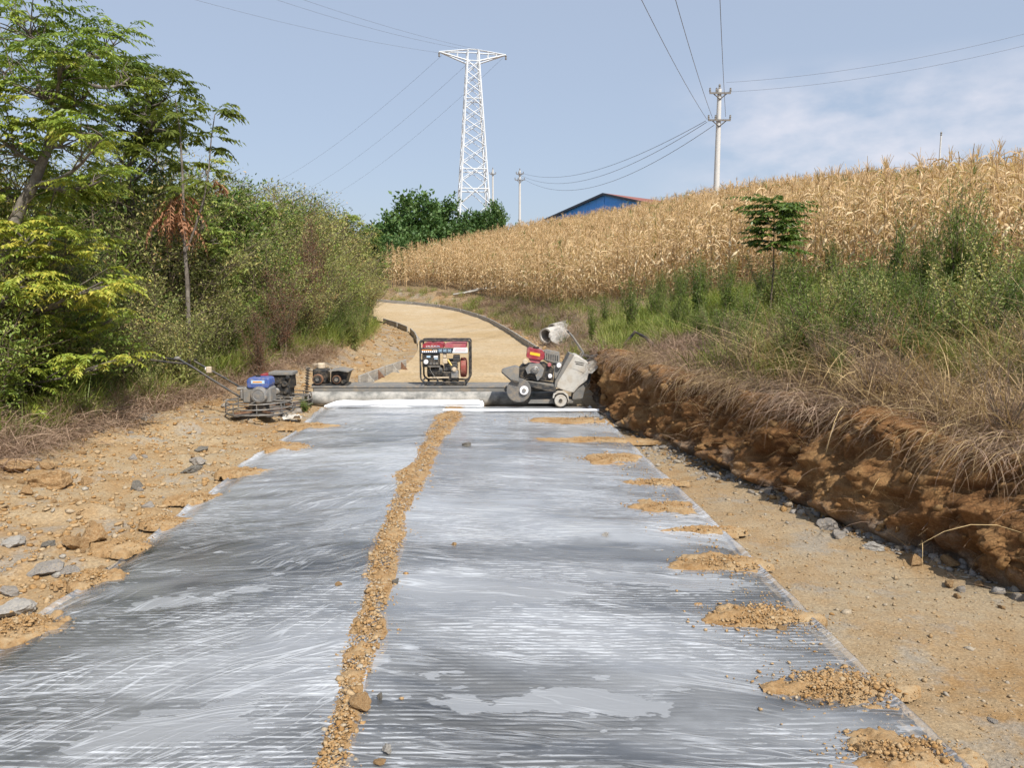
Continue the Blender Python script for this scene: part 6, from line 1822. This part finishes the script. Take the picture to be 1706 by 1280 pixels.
# grass, straw and dead matted grass as uncountable stuff
def tuft(seed, n, L, W, e0, e1, tint, mat, spread=.08, seg=4, bias=None):
    rng = np.random.default_rng(seed); v = Veg()
    P = np.c_[rng.normal(0, spread, (n, 2)), np.zeros(n)]
    az = rng.uniform(0, 6.28, n) if bias is None else rng.normal(bias[0], bias[1], n)
    V, F = strips(P, az, rng.uniform(*e0, n), rng.uniform(*e1, n), rng.uniform(.5, 1.1, n) * L, W * rng.uniform(.6, 1.3, n), seg, rng, .9, .3)
    v.add(V, F, np.repeat(np.clip(rng.normal(tint, .2, n), 0, 1), seg), 0)
    return v.mesh('tuft', [MAT[mat]])
GRASS = [tuft(950 + i, 46, .42, .008, (.9, 1.5), (-.5, .9), .45, 'grass') for i in range(4)]
STRAW = [tuft(960 + i, 30, .62, .005, (.4, 1.35), (-.9, .4), .6, 'straw', .12, 5) for i in range(4)]
MATTED = [tuft(970 + i, 60, .38, .0045, (.0, .9), (-1.2, .0), .45, 'deadgrass', .16, 4) for i in range(4)]
HANG = [tuft(980 + i, 34, .60, .005, (-.1, .9), (-1.5, -.7), .5, 'straw' if i % 2 else 'deadgrass', .12, 5, (math.pi + .35, .7)) for i in range(4)]
def scat(name, label, n, fpos, meshes, s0, s1, seed, tilt=.15):
    rg = np.random.default_rng(seed)
    x, y, z = fpos(rg, n); m = len(x)
    scatter(name, label, np.c_[x, y, z], rg.uniform(0, 6.28, m), rg.normal(0, tilt, (m, 2)), rg.uniform(s0, s1, m), rg.integers(0, len(meshes), m), meshes)
def bank_zone(y0, y1, d0, d1, pw=1.0, patch=None, thr=0.0):
    def f(rg, n):
        y = y0 + (y1 - y0) * rg.random(n) ** pw
        xb_ = np.where(y < 15.5, np.interp(y, by, xb), np.interp(y, [p[1] for p in RP], [p[0] for p in RP]) + .8)
        x = xb_ + d0 + (d1 - d0) * rg.random(n)
        if patch is not None:
            k = fbm(x * .9, y * .9, oct=2, seed=patch) > thr; x, y = x[k], y[k]
        return x, y, ground(x, y) - .01
    return f
scat('green_grass', 'bright green grass on top of the right bank', 3300, bank_zone(6.8, 15.5, .45, 5.2, .85, 19, -.35), GRASS, .6, 1.25, 1)
scat('green_grass', 'patches of green grass among the straw', 2000, bank_zone(5.2, 10, 1.3, 6.5, 1.0, 5, -.25), GRASS, .5, 1.1, 2)
scat('dry_straw', 'tall tan straw on the near right bank', 620, bank_zone(3.4, 8.2, .25, 2.6), STRAW, .6, 1.15, 3)
LONG = [tuft(990 + i, 11, 1.05, .006, (.7, 1.3), (-.9, .3), .8, 'straw', .10, 7, (math.pi + .2, .8)) for i in range(4)]
rgl = np.random.default_rng(15); ly_ = 3.4 + 5.0 * rgl.random(170) ** 1.2; lx_ = np.interp(ly_, by, xb) + rgl.uniform(.35, 2.4, 170)
scatter('long_straw', 'long bent tan straws arching over the near right bank', np.c_[lx_, ly_, ground(lx_, ly_) - .02], rgl.normal(0, .6, 170), rgl.normal(0, .12, (170, 2)), rgl.uniform(.6, 1.2, 170), rgl.integers(0, 4, 170), LONG)
scat('matted_dead_grass', 'matted dead grass over the top of the right bank', 1700, bank_zone(3.0, 10.5, .22, 1.9, 1.0), MATTED, .5, 1.0, 4, .25)
scat('bank_slope_grass', 'dry grass on the slope beside the further road', 1500, bank_zone(13, 42, -.2, 2.0), MATTED + MATTED[:2] + GRASS[:1], .7, 1.4, 6)
def lip(rg, n):
    y = 3.0 + 7.6 * rg.random(n); x = np.interp(y, by, xb) + rg.uniform(.28, .6, n)
    return x, y, hill(x, y) + .02
rgx = np.random.default_rng(7)
lx, ly, lz = lip(rgx, 190)
scatter('hanging_straw', 'long dry straw hanging over the lip of the cut bank', np.c_[lx, ly, lz], rgx.normal(0, .35, len(lx)), rgx.normal(0, .12, (len(lx), 2)), rgx.uniform(.5, 1.0, len(lx)), rgx.integers(0, 4, len(lx)), HANG)
def lip2(rg, n):
    y = 10.2 + 6 * rg.random(n); x = np.where(y < 15.5, np.interp(y, by, xb), 1.6) + rg.uniform(.10, 1.1, n)
    return x, y, hill(x, y) + .01
scat('lip_grass', 'grass and dead blades covering the far end of the bank top', 520, lip2, GRASS[:2] + MATTED[:3], .6, 1.1, 16)
def bend(rg, n):
    k = rg.integers(70, 240, n); nrmv = np.c_[np.gradient(RS[:, 1]), -np.gradient(RS[:, 0])]; nrmv /= np.linalg.norm(nrmv, axis=1)[:, None]
    q = RS[k] + nrmv[k] * rg.uniform(.35, 2.6, (n, 1)) + rg.normal(0, .1, (n, 2))
    return q[:, 0], q[:, 1], ground(q[:, 0], q[:, 1]) - .02
scat('bend_grass', 'dry grass on the low bank outside the bend', 1500, bend, MATTED + GRASS[:1] + STRAW[:1], .7, 1.3, 17)
# left verge: dry grass and tall green weeds before the thicket
def verge(y0, y1, d0, d1, pw=1.0):
    def f(rg, n):
        y = y0 + (y1 - y0) * rg.random(n) ** pw
        e = np.interp(y, [3, 6.9, 9.4, 12.3, 17.5, 22, 27, 31, 35, 40], [-4.85, -4.6, -4.55, -4.25, -3.7, -4.1, -4.8, -5.4, -6.5, -10])
        x = e - d0 - (d1 - d0) * rg.random(n)
        return x, y, ground(x, y) - .01
    return f
scat('verge_dead_grass', 'matted dead grass along the foot of the left thicket', 1900, verge(4.5, 16, -.2, 1.0, 1.6), MATTED, .7, 1.4, 11, .25)
scat('verge_straw', 'dry straw along the foot of the left thicket', 500, verge(5, 26, -.1, 1.0), STRAW, .5, .9, 12)
scat('verge_grass', 'green grass under the left thicket', 1700, verge(7, 28, .0, 1.8), GRASS, .7, 1.5, 13)
rng = np.random.default_rng(23)
for i in range(110):
    y = 6.2 + 17 * rng.random() ** 1.1; x = veg_edge(y) + .15 - .9 * rng.random() - (.3 if y < 8.5 else 0)
    k = int(rng.choice([0, 2, 3])); H = rng.uniform(.5, 1.15)
    place_pair('verge_weed', WD[k], (x, y, GZ(x, y) - .02), rng.uniform(0, 6.28), (H * .8, H * .8, H), ['upright green feathery weed at the foot of the left thicket', '', 'thin pale green weed at the foot of the left thicket', 'bushy olive weed at the foot of the left thicket'][k], 'weed',
               ['feathery weeds of the left verge', '', 'pale weeds of the left verge', 'olive weeds of the left verge'][k])
p = gp(505, 686); place_pair('soil_weed', WD[1], (p[0] + .0, p[1] + .1, max(0, g1(p[0], p[1])) - .02), .4, (.42, .32, .20), 'low leafy weed between the trowel and the end of the screed', 'weed', None)
